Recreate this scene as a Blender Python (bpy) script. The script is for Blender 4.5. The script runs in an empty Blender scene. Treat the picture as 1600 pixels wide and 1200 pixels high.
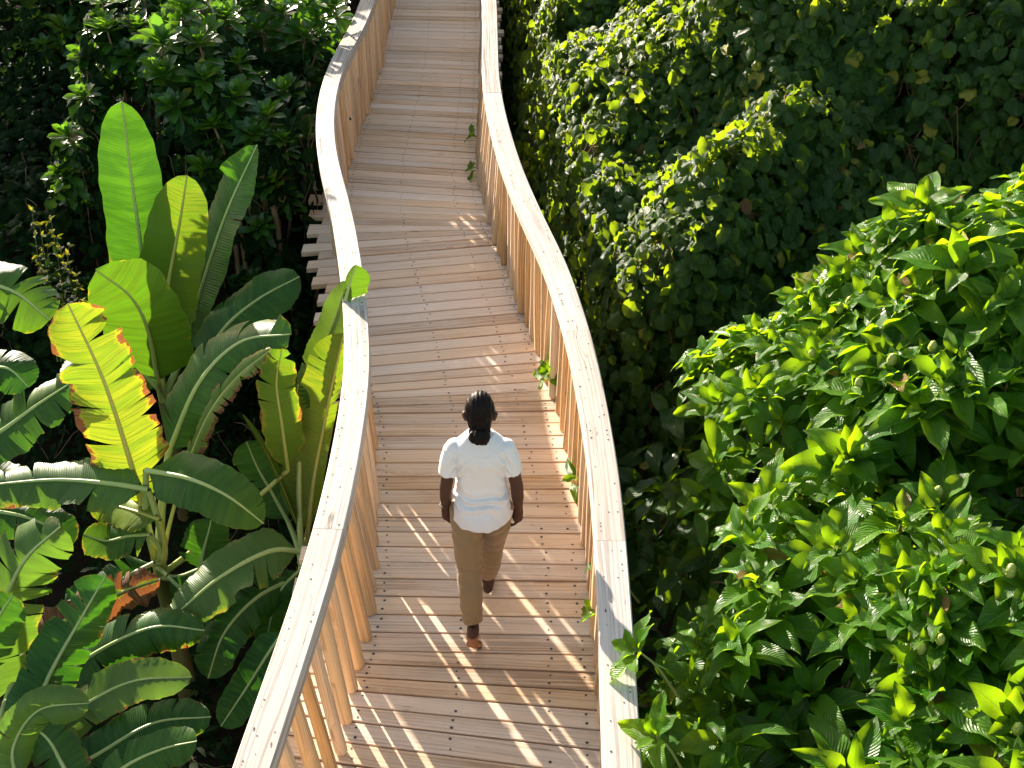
import bpy, bmesh, math, random
import numpy as np
from mathutils import Vector, Matrix, Euler, noise as mnoise
R=math.radians
random.seed(7); rng=np.random.default_rng(7)
SC=bpy.context.scene
COL=SC.collection

# ------------------------------------------------------------------ camera, sky, sun, exposure
CAM_H=5.27; CAM_A=R(35.0); CAM_F=1900.0
cam=bpy.data.cameras.new('camera'); camo=bpy.data.objects.new('camera',cam); COL.objects.link(camo)
cam.sensor_width=36; cam.lens=CAM_F/1600*36; cam.clip_end=500; cam.clip_start=.05
camo.location=(0,0,CAM_H); camo.rotation_euler=(R(90)-CAM_A,0,0)
SC.camera=camo
SUN_EL=R(16.0); SUN_AZ=R(-30)      # towards the sun: mostly +Y, a little -X
sdir=Vector((math.sin(SUN_AZ)*math.cos(SUN_EL), math.cos(SUN_AZ)*math.cos(SUN_EL), math.sin(SUN_EL)))
w=bpy.data.worlds.new('World'); SC.world=w; w.use_nodes=True
nt=w.node_tree; nt.nodes.clear()
sky=nt.nodes.new('ShaderNodeTexSky'); sky.sky_type='NISHITA'; sky.sun_disc=False
sky.sun_elevation=SUN_EL; sky.sun_rotation=SUN_AZ
bg=nt.nodes.new('ShaderNodeBackground'); bg.inputs[1].default_value=.12
wo=nt.nodes.new('ShaderNodeOutputWorld')
wb=nt.nodes.new('ShaderNodeMix'); wb.data_type='RGBA'; wb.blend_type='MULTIPLY'; wb.inputs[0].default_value=1; wb.inputs[7].default_value=(1,.90,.76,1)   # warm white balance
nt.links.new(sky.outputs[0],wb.inputs[6]); nt.links.new(wb.outputs[2],bg.inputs[0]); nt.links.new(bg.outputs[0],wo.inputs[0])
sl=bpy.data.lights.new('sun','SUN'); sl.energy=5; sl.angle=R(.5); sl.color=(1,.89,.74)
so=bpy.data.objects.new('sun',sl); COL.objects.link(so)
so.rotation_euler=sdir.to_track_quat('Z','Y').to_euler(); so.location=(-4,8,9)
SC.view_settings.view_transform='Standard'; SC.view_settings.look='None'
SC.view_settings.exposure=2.0; SC.view_settings.gamma=1; SC.view_settings.use_curve_mapping=False
SC.render.engine='CYCLES'
SC.cycles.max_bounces=8; SC.cycles.diffuse_bounces=3; SC.cycles.glossy_bounces=2
SC.cycles.transmission_bounces=4; SC.cycles.transparent_max_bounces=4
SC.cycles.use_denoising=True

def at(px,py,z=0.0):
    """where the sight line of a photo pixel meets the level z (used to read positions off the photo)"""
    c,s=math.cos(CAM_A),math.sin(CAM_A)
    u=(px-800)/CAM_F; v=(600-py)/CAM_F
    d=Vector((u,c+v*s,-s+v*c)); t=(z-CAM_H)/d.z
    return Vector((d.x*t,d.y*t,z))

# ------------------------------------------------------------------ helpers
def tag(o,label=None,cat=None,group=None,kind=None):
    if label: o['label']=label
    if cat: o['category']=cat
    if group: o['group']=group
    if kind: o['kind']=kind
    return o
def empty(name,loc=(0,0,0)):
    o=bpy.data.objects.new(name,None); COL.objects.link(o); o.location=loc; o.empty_display_size=.1
    return o
def link(name,me,mat=None,parent=None):
    o=bpy.data.objects.new(name,me); COL.objects.link(o)
    if mat is not None:
        for m in (mat if isinstance(mat,(list,tuple)) else [mat]): me.materials.append(m)
    if parent is not None:
        o.parent=parent; o.matrix_parent_inverse=Matrix.Translation(-Vector(parent.location))
    return o
def npmesh(name,V,F,uv=None,smooth=True,mi=None):
    """V (n,3), F (m,k) all faces same size k, uv (m*k,2)"""
    V=np.asarray(V,dtype=np.float32); F=np.asarray(F,dtype=np.int32)
    me=bpy.data.meshes.new(name); m,k=F.shape
    me.vertices.add(len(V)); me.vertices.foreach_set('co',V.ravel())
    me.loops.add(m*k); me.loops.foreach_set('vertex_index',F.ravel())
    me.polygons.add(m); me.polygons.foreach_set('loop_start',np.arange(0,m*k,k,dtype=np.int32))
    me.polygons.foreach_set('loop_total',np.full(m,k,dtype=np.int32))
    if mi is not None: me.polygons.foreach_set('material_index',np.asarray(mi,dtype=np.int32))
    if uv is not None:
        l=me.uv_layers.new(name='UVMap'); l.data.foreach_set('uv',np.asarray(uv,dtype=np.float32).ravel())
    me.update(calc_edges=True)
    me.polygons.foreach_set('use_smooth',np.full(m,bool(smooth)))
    return me
def bez(p,n):
    """smooth curve through the control points (Catmull-Rom), n samples"""
    P=np.array([tuple(q) for q in p],dtype=float)
    if len(P)==2: 
        t=np.linspace(0,1,n)[:,None]; return P[0]*(1-t)+P[1]*t
    Q=np.vstack([2*P[0]-P[1],P,2*P[-1]-P[-2]]); L=np.linalg.norm(np.diff(P,axis=0),axis=1)
    s=np.concatenate([[0],np.cumsum(L)]); out=[]
    for a in np.linspace(0,s[-1],n):
        i=min(max(int(np.searchsorted(s,a,side='right'))-1,0),len(P)-2); t=(a-s[i])/max(L[i],1e-9)
        p0,p1,p2,p3=Q[i],Q[i+1],Q[i+2],Q[i+3]
        out.append(.5*((2*p1)+(-p0+p2)*t+(2*p0-5*p1+4*p2-p3)*t*t+(-p0+3*p1-3*p2+p3)*t**3))
    return np.array(out)
def tubes(paths,radii,ns=6):
    """paths: list of (n,3); radii: list of arrays -> V,F (quads) closed off by tapering"""
    VV=[];FF=[];b=0
    for P,r in zip(paths,radii):
        P=np.asarray(P,float); n=len(P); r=np.broadcast_to(r,(n,))
        T=np.gradient(P,axis=0); T/=np.linalg.norm(T,axis=1)[:,None]+1e-9
        up=np.array([0,0,1.]) if abs(T[0][2])<.9 else np.array([1.,0,0])
        A=np.cross(T,up); A/=np.linalg.norm(A,axis=1)[:,None]+1e-9; B=np.cross(T,A)
        th=np.linspace(0,2*np.pi,ns,endpoint=False)
        V=P[:,None,:]+r[:,None,None]*(np.cos(th)[None,:,None]*A[:,None,:]+np.sin(th)[None,:,None]*B[:,None,:])
        idx=np.arange(n*ns).reshape(n,ns)+b
        F=np.stack([idx[:-1],np.roll(idx[:-1],-1,1),np.roll(idx[1:],-1,1),idx[1:]],-1).reshape(-1,4)
        VV.append(V.reshape(-1,3)); FF.append(F); b+=n*ns
    return np.vstack(VV),np.vstack(FF)

# ------------------------------------------------------------------ node helpers
class NT:
    def __init__(s,name):
        s.m=bpy.data.materials.new(name); s.m.use_nodes=True; s.t=s.m.node_tree; s.t.nodes.clear()
        s.out=s.n('ShaderNodeOutputMaterial')
    def n(s,k,**kw):
        x=s.t.nodes.new(k)
        for a,b in kw.items(): setattr(x,a,b)
        return x
    def l(s,a,b): s.t.links.new(a,b)
    def val(s,x,sock):
        if isinstance(x,(int,float)): sock.default_value=x
        elif isinstance(x,tuple): sock.default_value=(*x,1) if len(x)==3 and sock.type=='RGBA' else x
        else: s.l(x,sock)
    def math(s,op,a,b=0.0,c=None,clamp=False):
        x=s.n('ShaderNodeMath',operation=op,use_clamp=clamp); s.val(a,x.inputs[0]); s.val(b,x.inputs[1])
        if c is not None: s.val(c,x.inputs[2])
        return x.outputs[0]
    def mix(s,f,a,b,blend='MIX'):
        x=s.n('ShaderNodeMix',data_type='RGBA',blend_type=blend); s.val(f,x.inputs[0]); s.val(a,x.inputs[6]); s.val(b,x.inputs[7]); return x.outputs[2]
    def noise(s,vec,scale,detail=3,rough=.5,dist=0):
        x=s.n('ShaderNodeTexNoise'); x.inputs['Scale'].default_value=scale; x.inputs['Detail'].default_value=detail
        x.inputs['Roughness'].default_value=rough; x.inputs['Distortion'].default_value=dist
        if vec is not None: s.l(vec,x.inputs[0])
        return x.outputs[0]
    def ramp(s,f,stops):
        x=s.n('ShaderNodeValToRGB'); s.val(f,x.inputs[0]); e=x.color_ramp.elements
        while len(e)<len(stops): e.new(.5)
        for k,(p,c) in zip(e,stops): k.position=p; k.color=(c,c,c,1) if isinstance(c,(int,float)) else (*c,1)
        return x.outputs[0]
    def mapr(s,f,a,b,c=0.,d=1.):
        x=s.n('ShaderNodeMapRange'); s.val(f,x.inputs[0])
        for i,v in enumerate((a,b,c,d)): x.inputs[i+1].default_value=v
        return x.outputs[0]
    def mapping(s,vec,scale=(1,1,1),loc=(0,0,0)):
        x=s.n('ShaderNodeMapping'); s.l(vec,x.inputs[0]); x.inputs['Scale'].default_value=scale; x.inputs['Location'].default_value=loc; return x.outputs[0]
    def sep(s,vec):
        x=s.n('ShaderNodeSeparateXYZ'); s.l(vec,x.inputs[0]); return x.outputs
    def comb(s,a,b,c=0.):
        x=s.n('ShaderNodeCombineXYZ'); s.val(a,x.inputs[0]); s.val(b,x.inputs[1]); s.val(c,x.inputs[2]); return x.outputs[0]
    def bump(s,h,strength=.3,dist=.01):
        x=s.n('ShaderNodeBump'); x.inputs['Strength'].default_value=strength; x.inputs['Distance'].default_value=dist; s.l(h,x.inputs['Height']); return x.outputs[0]
    def pbsdf(s,col,rough=.6,normal=None,**kw):
        x=s.n('ShaderNodeBsdfPrincipled'); s.val(col,x.inputs['Base Color']); s.val(rough,x.inputs['Roughness'])
        if normal is not None: s.l(normal,x.inputs['Normal'])
        for a,b in kw.items(): s.val(b,x.inputs[a])
        return x.outputs[0]
    def fin(s,sh): s.l(sh,s.out.inputs[0]); return s.m
def hexc(h):
    h=h.lstrip('#'); v=[int(h[i:i+2],16)/255 for i in (0,2,4)]
    return tuple(x/12.92 if x<=.04045 else ((x+.055)/1.055)**2.4 for x in v)

def wood(name,base,dark,grey,greyamt,grain=1.0,knots=True,rough=.75,crack=.5,vary=(.78,1.14)):
    """sawn softwood; UV = metres, u along the fibre"""
    t=NT(name); uv=t.n('ShaderNodeUVMap').outputs[0]; geo=t.n('ShaderNodeNewGeometry'); oi=t.n('ShaderNodeObjectInfo').outputs['Random']; rnd=t.math('FRACT',t.math('ADD',geo.outputs['Random Per Island'],t.math('MULTIPLY',oi,3.7)))
    u,v,_=t.sep(uv)
    u2=t.math('ADD',u,t.math('MULTIPLY',rnd,37.0)); v2=t.math('ADD',v,t.math('MULTIPLY',rnd,11.3))
    base2=t.comb(u2,v2)
    # knots bend the fibres
    kv=t.n('ShaderNodeTexVoronoi'); t.l(t.mapping(base2,(1.1,5.5,1)),kv.inputs[0]); kv.inputs['Scale'].default_value=1.0
    kd=kv.outputs['Distance']
    pick=t.math('GREATER_THAN',t.sep(kv.outputs['Color'])[0],.45)
    kn=t.math('MULTIPLY',t.mapr(kd,.0,.22,1,0),pick)
    bend=t.math('MULTIPLY',kn,.05)
    warp=t.noise(t.mapping(base2,(.8,4,1)),1.0,2,.5)
    vv=t.math('ADD',v2,t.math('ADD',bend,t.math('MULTIPLY',warp,.07)))
    rings=t.n('ShaderNodeTexNoise'); rings.inputs['Scale'].default_value=1; rings.inputs['Detail'].default_value=2
    t.l(t.comb(t.math('MULTIPLY',u2,.6),t.math('MULTIPLY',vv,75.0)),rings.inputs[0])
    fine=t.noise(t.comb(t.math('MULTIPLY',u2,9.0),t.math('MULTIPLY',vv,420.0)),1.0,2,.6)
    blot=t.noise(t.mapping(base2,(1.6,6,1)),1.0,4,.6)
    g=t.mapr(rings.outputs[0],.47,.60)
    c=t.mix(t.math('MULTIPLY',g,.85*grain),base,dark)
    c=t.mix(t.math('MULTIPLY',t.mapr(fine,.45,.75),.35*grain),c,tuple(x*.7 for x in dark))
    gr=t.math('MULTIPLY',t.mapr(t.math('ADD',blot,t.math('MULTIPLY',rnd,.35)),.42,.78),greyamt,clamp=True)
    c=t.mix(gr,c,grey)
    # board to board tone
    hs=t.n('ShaderNodeHueSaturation'); t.l(c,hs.inputs['Color']); t.l(t.mapr(rnd,0,1,*vary),hs.inputs['Value'])
    rn2=t.math('FRACT',t.math('MULTIPLY',rnd,7.31)); t.l(t.mapr(rn2,0,1,.8,1.15),hs.inputs['Saturation']); c=hs.outputs[0]
    if knots:
        core=t.math('MULTIPLY',t.mapr(kd,.0,.075,1,0),pick)
        c=t.mix(t.math('MULTIPLY',t.math('POWER',core,.6),.75),c,(.16,.075,.03))
        rg=t.math('MULTIPLY',t.math('MULTIPLY',t.mapr(t.math('SINE',t.math('MULTIPLY',kd,170.0)),.2,1),kn),.35)
        c=t.mix(rg,c,dark)
    # drying cracks
    cr=t.noise(t.comb(t.math('MULTIPLY',u2,1.3),t.math('MULTIPLY',vv,60.0)),1.0,1,.3)
    ck=t.math('MULTIPLY',t.mapr(t.math('ABSOLUTE',t.math('SUBTRACT',cr,.5)),.0,.012,1,0),t.mapr(t.noise(t.mapping(base2,(2.2,9,1),(5,3,0)),1.0,2),.56,.62))
    c=t.mix(t.math('MULTIPLY',ck,crack),c,(.06,.03,.015))
    h=t.math('SUBTRACT',t.math('ADD',t.math('MULTIPLY',rings.outputs[0],.6),t.math('MULTIPLY',fine,.4)),t.math('MULTIPLY',ck,1.2))
    return t.fin(t.pbsdf(c,rough,t.bump(h,.5,.004)))
M={}
M['deck']=wood('weathered_deck_board',(.71,.455,.255),(.35,.18,.08),(.68,.53,.41),.7,1.1,vary=(.86,1.10))
M['rail']=wood('bleached_handrail',(.47,.375,.30),(.14,.08,.045),(.42,.38,.35),.6,1.25,crack=1.0,vary=(.88,1.1))
M['pole']=wood('peeled_pine_pole',(.70,.44,.22),(.42,.21,.08),(.50,.38,.27),.45,1.15,crack=.7)
def plain(name,col,rough=.6,**kw):
    t=NT(name); return t.fin(t.pbsdf(col,rough,**kw))
M['bolt']=plain('dark_screw_plug',(.03,.022,.018),.5)
M['joist']=wood('joist_timber',(.22,.14,.08),(.12,.07,.04),(.2,.18,.16),.6,.9)

# ------------------------------------------------------------------ boardwalk geometry
FLp=[(-1,-1.02),(2,-.97),(4.06,-.92),(4.5,-.89),(5.1,-.83),(5.7,-.86),(6.2,-.92),(6.69,-.96),(7.2,-1.06),(7.7,-1.17),(8.2,-1.27),(8.7,-1.38),(9.2,-1.48),(9.7,-1.57),(10.3,-1.63),(11.12,-1.66),(11.9,-1.67),(12.6,-1.63),(13.6,-1.60),(14.95,-1.60),(16.6,-1.62),(18.5,-1.72),(21,-2.05),(26,-3.0)]
FRp=[(-1,.5),(2,.5),(4.7,.50),(5.6,.49),(6.0,.46),(6.64,.40),(7.13,.35),(7.94,.21),(8.5,.11),(8.93,.02),(9.55,-.09),(9.97,-.18),(10.54,-.26),(11.01,-.31),(11.98,-.34),(13.2,-.34),(15,-.36),(16.6,-.40),(18.5,-.52),(21,-.85),(26,-1.8)]
RLp=[(-1,-1.3),(1,-1.24),(2.4,-1.16),(3.24,-1.09),(3.57,-1.05),(3.95,-1.01),(4.37,-.97),(4.85,-.94),(5.4,-.93),(6.03,-.94),(6.38,-.97),(6.76,-1.02),(7.17,-1.08),(7.62,-1.16),(8.11,-1.25),(8.64,-1.37),(9.23,-1.51),(9.55,-1.57),(9.89,-1.62),(10.24,-1.66),(10.62,-1.69),(11.01,-1.70),(11.43,-1.70),(11.88,-1.67),(12.56,-1.61),(13.4,-1.59),(15,-1.61),(16.6,-1.64),(18.5,-1.75),(21,-2.08),(26,-3.0)]
RRp=[(-1,.40),(1,.42),(2.4,.44),(3.24,.46),(3.76,.48),(4.37,.50),(5.12,.51),(5.7,.49),(6.03,.47),(6.38,.45),(6.76,.41),(7.17,.36),(7.62,.29),(8.11,.18),(8.64,.08),(8.93,.03),(9.23,-.02),(9.55,-.06),(9.89,-.10),(10.24,-.14),(10.62,-.17),(11.01,-.20),(11.43,-.21),(11.88,-.22),(12.56,-.23),(13.4,-.25),(15,-.32),(16.6,-.38),(18.5,-.51),(21,-.84),(26,-1.8)]
def curvef(pts):
    Y=np.array([p[0] for p in pts]); X=np.array([p[1] for p in pts])
    yy=np.linspace(Y[0],Y[-1],1200); xx=np.interp(yy,Y,X)
    k=np.exp(-.5*(np.linspace(-3,3,71))**2); k/=k.sum()
    xs=np.convolve(np.pad(xx,35,mode='edge'),k,'valid'); 
    return lambda y: float(np.interp(y,yy,xs))
fFL,fFR,fRL,fRR=map(curvef,(FLp,FRp,RLp,RRp))
SLp=[(0,-.2),(3.9,-.17),(4.2,-.15),(4.5,-.10),(4.85,-.025),(5.8,-.02),(6.2,.005),(6.9,.005),(7.2,.03),(7.5,.11),(7.8,.165),(9.75,.17),(9.9,.10),(10.1,-.03),(10.35,-.09),(10.8,-.14),(11.5,-.15),(14,-.11),(15.6,-.08),(17,-.05),(26,-.3)]
fS=lambda y: float(np.interp(y,[p[0] for p in SLp],[p[1] for p in SLp]))
# planks: quads between successive slanted lines
deckV=[];deckF=[];deckUV=[];boltP=[]
Y=.6;k=0;T=.045
while Y<24:
    ds=abs(fS(Y+.14)-fS(Y)); pitch=.146 if ds<.02 else .118
    if .02<ds and 7.0<Y<7.9: pitch=.112
    pitch*=random.uniform(.96,1.04)
    y0,y1=Y,Y+pitch; s0,s1=fS(y0),fS(y1)
    xc=(fFL(Y)+fFR(Y))/2
    lo=.24 if k%2 else .12
    lo+=random.uniform(-.03,.03)
    near=1.0 if Y<9 or Y>10 else 1.0
    xl=fFL(Y)-lo-(.22 if Y<5.7 else .0)-(.06 if 9.3<Y<10.9 else 0); xr=fFR(Y)+((.24 if k%2 else .12) if Y>10 else (.17 if k%2 else .12))+random.uniform(-.03,.03)
    g=.0055; zj=random.uniform(-.0025,.0025)
    ya=lambda x: y0+s0*(x-xc)+g; yb=lambda x: y1+s1*(x-xc)-g
    nseg=1; b=len(deckV)
    if yb(xl)-ya(xl)<.02: xl=xc-(.9)*(xc-xl)
    bv=.004
    ring=[(xl,ya(xl)),(xr,ya(xr)),(xr,yb(xr)),(xl,yb(xl))]
    ins=[(xl+bv,ya(xl)+bv),(xr-bv,ya(xr)+bv),(xr-bv,yb(xr)-bv),(xl+bv,yb(xl)-bv)]
    for (x,y) in ins: deckV.append((x,y,zj))
    for (x,y) in ring: deckV.append((x,y,zj-bv))
    for (x,y) in ring: deckV.append((x,y,zj-T))
    fs=[(0,1,2,3)]+[(4+i,4+(i+1)%4,(i+1)%4,i) for i in range(4)]+[(8+i,8+(i+1)%4,4+(i+1)%4,4+i) for i in range(4)]+[(11,10,9,8)]
    for f in fs:
        deckF.append([b+i for i in f])
        for i in f:
            x,y,z=deckV[b+i]; deckUV.append((x,(y-y0-s0*(x-xc))+z*1.0))
    W=pitch
    for bx in (fFL(Y)+.07,xc-.10+.02*math.sin(Y),(xc+fFR(Y))/2+.06,fFR(Y)-.10):
        for q in (.25,.75):
            if random.random()<.8: 
                bxx=bx+random.uniform(-.012,.012)
                boltP.append((bxx,ya(bxx)*(1-q)+yb(bxx)*q,zj+.0012,random.uniform(.006,.0095)))
    Y+=pitch;k+=1
nd=len(deckF); BV=list(deckV);BF=[]
for (x,y,z,r) in boltP:
    b=len(BV)
    for i in range(8): BV.append((x+r*math.cos(i*R(45)),y+r*math.sin(i*R(45)),z))
    BF+= [(b,b+1,b+2,b+3),(b,b+3,b+4,b+7),(b+4,b+5,b+6,b+7)]
me=npmesh('boardwalk',BV,deckF+[list(f) for f in BF],deckUV+[(0,0)]*(4*len(BF)),smooth=False,mi=[0]*nd+[1]*len(BF))
deck=tag(link('boardwalk',me,[M['deck'],M['bolt']]),kind='structure')
# bearers under the deck
def strip_beam(fx,off,z0,z1,wd,ya,yb,n):
    V=[];F=[];UV=[];L=0;pp=None
    for i in range(n):
        y=ya+(yb-ya)*i/(n-1); x=fx(y)+off
        if pp: L+=math.hypot(x-pp[0],y-pp[1])
        pp=(x,y)
        for dx,z in ((-wd/2,z1),(wd/2,z1),(wd/2,z0),(-wd/2,z0)): V.append((x+dx,y,z))
        if i:
            for j in range(4):
                a=(i-1)*4; F.append((a+j,a+(j+1)%4,a+4+(j+1)%4,a+4+j))
                for q in (0,1): pass
                UV+=[(L-.1,j*.2),(L-.1,j*.2+.15),(L,j*.2+.15),(L,j*.2)]
    F+=[(0,3,2,1),(n*4-4,n*4-3,n*4-2,n*4-1)]; UV+=[(0,0)]*8
    return V,F,UV
for off,f in ((.02,fFL),(.75,fFL),(0,fFR)):
    V,F,UV=strip_beam(f,off,-.29,-.05,.09,.6,23.8,80); link('bearer',npmesh('bearer',V,F,UV,smooth=False),M['joist'],deck)
for y in np.arange(1.2,23,2.4):
    for f,o_ in ((fFL,.02),(fFR,0)):
        P=bez([(f(y)+o_,y,-2.6),(f(y)+o_,y,-.28)],3); V,F=tubes([P],[.09],10)
        link('support_post',npmesh('support_post',V,F,[(0,0)]*(len(F)*4)),M['joist'],deck)

# ------------------------------------------------------------------ railings
HR=1.05; HT=.10; HW=.162
def handrail(f,ya,yb,par,jit):
    n=max(4,int((yb-ya)/.12)); ys=np.linspace(ya+.0015,yb-.0015,n); V=[];F=[];UV=[];L=0;bv=.006
    prof=[(-HW/2+bv,0),(HW/2-bv,0),(HW/2,-bv),(HW/2,-HT+bv),(HW/2-bv,-HT),(-HW/2+bv,-HT),(-HW/2,-HT+bv),(-HW/2,-bv)]
    per=[0];
    for i in range(8):
        a,b=prof[i],prof[(i+1)%8]; per.append(per[-1]+math.hypot(a[0]-b[0],a[1]-b[1]))
    Ls=[]
    for i,y in enumerate(ys):
        x=f(y); dx=(f(y+.02)-f(y-.02))/.04; nrm=Vector((1,-dx,0)).normalized()
        if i: L+=math.hypot(x-px_,y-py_)
        px_,py_=x,y; Ls.append(L)
        for (o,z) in prof: V.append((x+nrm.x*o,y+nrm.y*o,HR+z+jit))
    for i in range(n-1):
        for j in range(8):
            a=i*8; F.append((a+j,a+8+j,a+8+(j+1)%8,a+(j+1)%8))
            UV+=[(Ls[i],per[j]),(Ls[i+1],per[j]),(Ls[i+1],per[j+1]),(Ls[i],per[j+1])]
    for base in (0,(n-1)*8):
        F+=[(base,base+1,base+2,base+7),(base+7,base+2,base+3,base+6),(base+6,base+3,base+4,base+5)]; UV+=[(0,0)]*12
    nf=len(F); rr=random.Random(int(ya*100)+(7 if f is fRR else 0)); F=[list(q) for q in F]
    for _ in range(int((yb-ya)*15)):            # screw holes and dark flecks in the top face
        y=rr.uniform(ya+.03,yb-.03); x=f(y)+rr.choice((-.045,.05,rr.uniform(-.065,.065))); r=rr.uniform(.0025,.006); b=len(V)
        for i in range(8): V.append((x+r*rr.uniform(.8,1.2)*math.cos(i*R(45)),y+1.2*r*rr.uniform(.8,1.2)*math.sin(i*R(45)),HR+jit+.0012))
        F+=[[b,b+1,b+2,b+3],[b,b+3,b+4,b+7],[b+4,b+5,b+6,b+7]]; UV+=[(0,0)]*12
    return link('handrail',npmesh('handrail',V,F,UV,smooth=False,mi=[0]*nf+[1]*(len(F)-nf)),[M['rail'],M['bolt']],par)
def pole(foot,top,r0,r1,par,rr):
    n=9; ns=14; P=[];rad=[]
    hs=[0,.012,.035,.2,.45,.7,.95,1.0]
    V=[];F=[];UV=[]
    ph=rr.uniform(0,6); bend=Vector((rr.uniform(-.008,.008),rr.uniform(-.008,.008),0))
    fl=[rr.uniform(.93,1.06) for _ in range(ns)]
    for i,h in enumerate(hs):
        c=Vector(foot).lerp(Vector(top),h)+bend*math.sin(h*3.14)
        r=(r0*(1-h)+r1*h)*(.80 if i==0 else (.95 if i==1 else 1))
        for j in range(ns):
            a=2*math.pi*j/ns; q=r*fl[j]*(1+.03*math.sin(3*a+ph+h*4))
            V.append((c.x+q*math.cos(a),c.y+q*math.sin(a),c.z))
    for i in range(len(hs)-1):
        for j in range(ns):
            k=(j+1)%ns; F.append((i*ns+j,i*ns+k,(i+1)*ns+k,(i+1)*ns+j))
            u0,u1=hs[i],hs[i+1]; v0,v1=j*2*math.pi*r0/ns,(j+1)*2*math.pi*r0/ns
            UV+=[(u0,v0),(u0,v1),(u1,v1),(u1,v0)]
    b=len(V); V+= [tuple(Vector(foot))]
    me=npmesh('baluster',V[:-1],F,UV)
    return link('baluster',me,M['pole'],par)
railings=[]
for side,(fr,ff,joints,lab) in enumerate(((fRL,fFL,(.8,3.0,4.72,6.93,8.95,10.9,12.9,15.2,17.6,20,22.6),'pale timber railing of round poles and a flat wavy handrail beside the banana plants'),
                               (fRR,fFR,(.8,3.2,4.63,6.63,8.7,10.7,12.4,14.9,17.3,20,22.6),'pale timber railing of round poles and a curving handrail beside the glossy green shrubs'))):
    par=empty('timber_railing',(ff(6),6,0)); tag(par,lab,'railing','railings along the boardwalk')
    rr=random.Random(5+side)
    for a,b in zip(joints[:-1],joints[1:]): handrail(fr,a,b,par,rr.uniform(-.0012,.0012))
    y=2.35;n=0
    while y<22 and n<99:
        r0=rr.choice((.034,.037,.041,.045))*(.78 if side==0 and 5.9<y<9 else 1)
        
        fx=ff(y)+rr.uniform(-.018,.018)+(-.03 if side==0 else .03)*0
        yy=y+rr.uniform(-.015,.015)
        pole((fx,yy,.003),(fr(yy)+rr.uniform(-.012,.012),yy+rr.uniform(-.02,.02),HR-HT+.002),r0,r0*.93,par,rr)
        y+=.200 if y<16 else .26; n+=1
    railings.append(par)

# ------------------------------------------------------------------ ground
def soil():
    t=NT('leaf_litter_soil'); tc=t.n('ShaderNodeTexCoord').outputs['Object']
    a=t.noise(tc,2.2,6,.65); b=t.noise(tc,25,4,.7)
    c=t.mix(t.mapr(a,.35,.7),(.010,.007,.004),(.026,.018,.010)); c=t.mix(t.math('MULTIPLY',t.mapr(b,.52,.75),.5),c,(.045,.03,.018))
    p=t.pbsdf(c,.95,t.bump(b,.7,.05)); p.node.inputs['Specular IOR Level'].default_value=.05; return t.fin(p)
M['soil']=soil()
def fbm(x,y,s=1.0,seed=0.0,o=3):
    v=0;a=1
    for i in range(o): v+=a*mnoise.noise(Vector((x*s+seed,y*s-seed,seed*1.7+i*9.1))); s*=2.1;a*=.5
    return v

def sstep(a,b,x):
    t=min(1,max(0,(x-a)/(b-a))); return t*t*(3-2*t)
def rail_edge(y): return fRR(y)+.16
def Hvine(x,y):
    d=x-rail_edge(y)                       # distance right of the rail
    base=-1.6+2.3*sstep(-.1,.55,d)+1.35*sstep(.4,2.8,d)*sstep(7.6+.5*sstep(1,0,d),10.4,y)+.5*sstep(2.4,4.5,d)
    front=6.7+.25*math.sin(x*2.1)+.5*sstep(1.6,3.2,d)      # lower front of the bank
    f=sstep(front-.1,front+.95+.9*sstep(1.4,2.6,d),y)
    lobes=0
    for (lx,ly,lr,lh) in ((1.05,7.9,.5,.45),(1.6,8.3,.45,.45),(.75,9.2,.45,.45),(.55,11.2,.6,.35),(1.7,8.6,.5,.35),(1.0,10.2,.5,.4),(.75,12.9,.6,.35),(1.7,10.6,.7,.5),(2.3,9.2,.5,.4),(.6,7.8,.3,.2)):
        lobes+=lh*math.exp(-((x-lx)**2+(y-ly)**2)/lr**2)
    return -1.9+(base+1.75)*f+.06*max(0,y-8)*f+lobes*f+.40*fbm(x,y,1.15,1.3,3)+.10*fbm(x,y,3.6,2.3,1)
def Hleft(x,y):
    d=(fRL(y)-.16)-x
    w_=.25*fbm(x,y,.9,2.2,2)
    h=-1.45+.25*fbm(x,y,1.3,8,2)
    h+=(2.35+.75*sstep(-2.5,-3.1,x))*sstep(9.6+w_,10.8+w_,y)*sstep(-4.5,-3.9,x+w_)
    h+=1.3*sstep(9.2,10.5,y)*sstep(-3.9,-4.5,x+w_)
    h+=1.0*sstep(14.2,15.8,y)
    h-=.95*math.exp(-((x+3.68)**2+(y-10.7)**2)/.5**2)
    h+=.35*sstep(1.6,.4,d)*sstep(11.6,12.6,y)
    return h+.16*fbm(x,y,1.6,4,2)
def GZ(x,y):
    g=-2.15+.16*fbm(x,y,.35,3)
    if x>rail_edge(y)+.25 and y>7: g=max(g,Hvine(x,y)-.62)
    if x<fRL(y)-.45 and y>9.5: g=max(g,Hleft(x,y)-.75)
    return g
gx=np.concatenate([np.linspace(-220,-14,12),np.linspace(-12,14,70),np.linspace(16,220,12)]); gy=np.concatenate([np.linspace(-60,-4,6),np.linspace(-3,30,80),np.linspace(33,320,14)])
V=[(x,y,GZ(x,y)) for y in gy for x in gx]; nx=len(gx)
F=[(j*nx+i,j*nx+i+1,(j+1)*nx+i+1,(j+1)*nx+i) for j in range(len(gy)-1) for i in range(nx-1)]
tag(link('ground',npmesh('ground',V,F),M['soil']),kind='structure')


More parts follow.
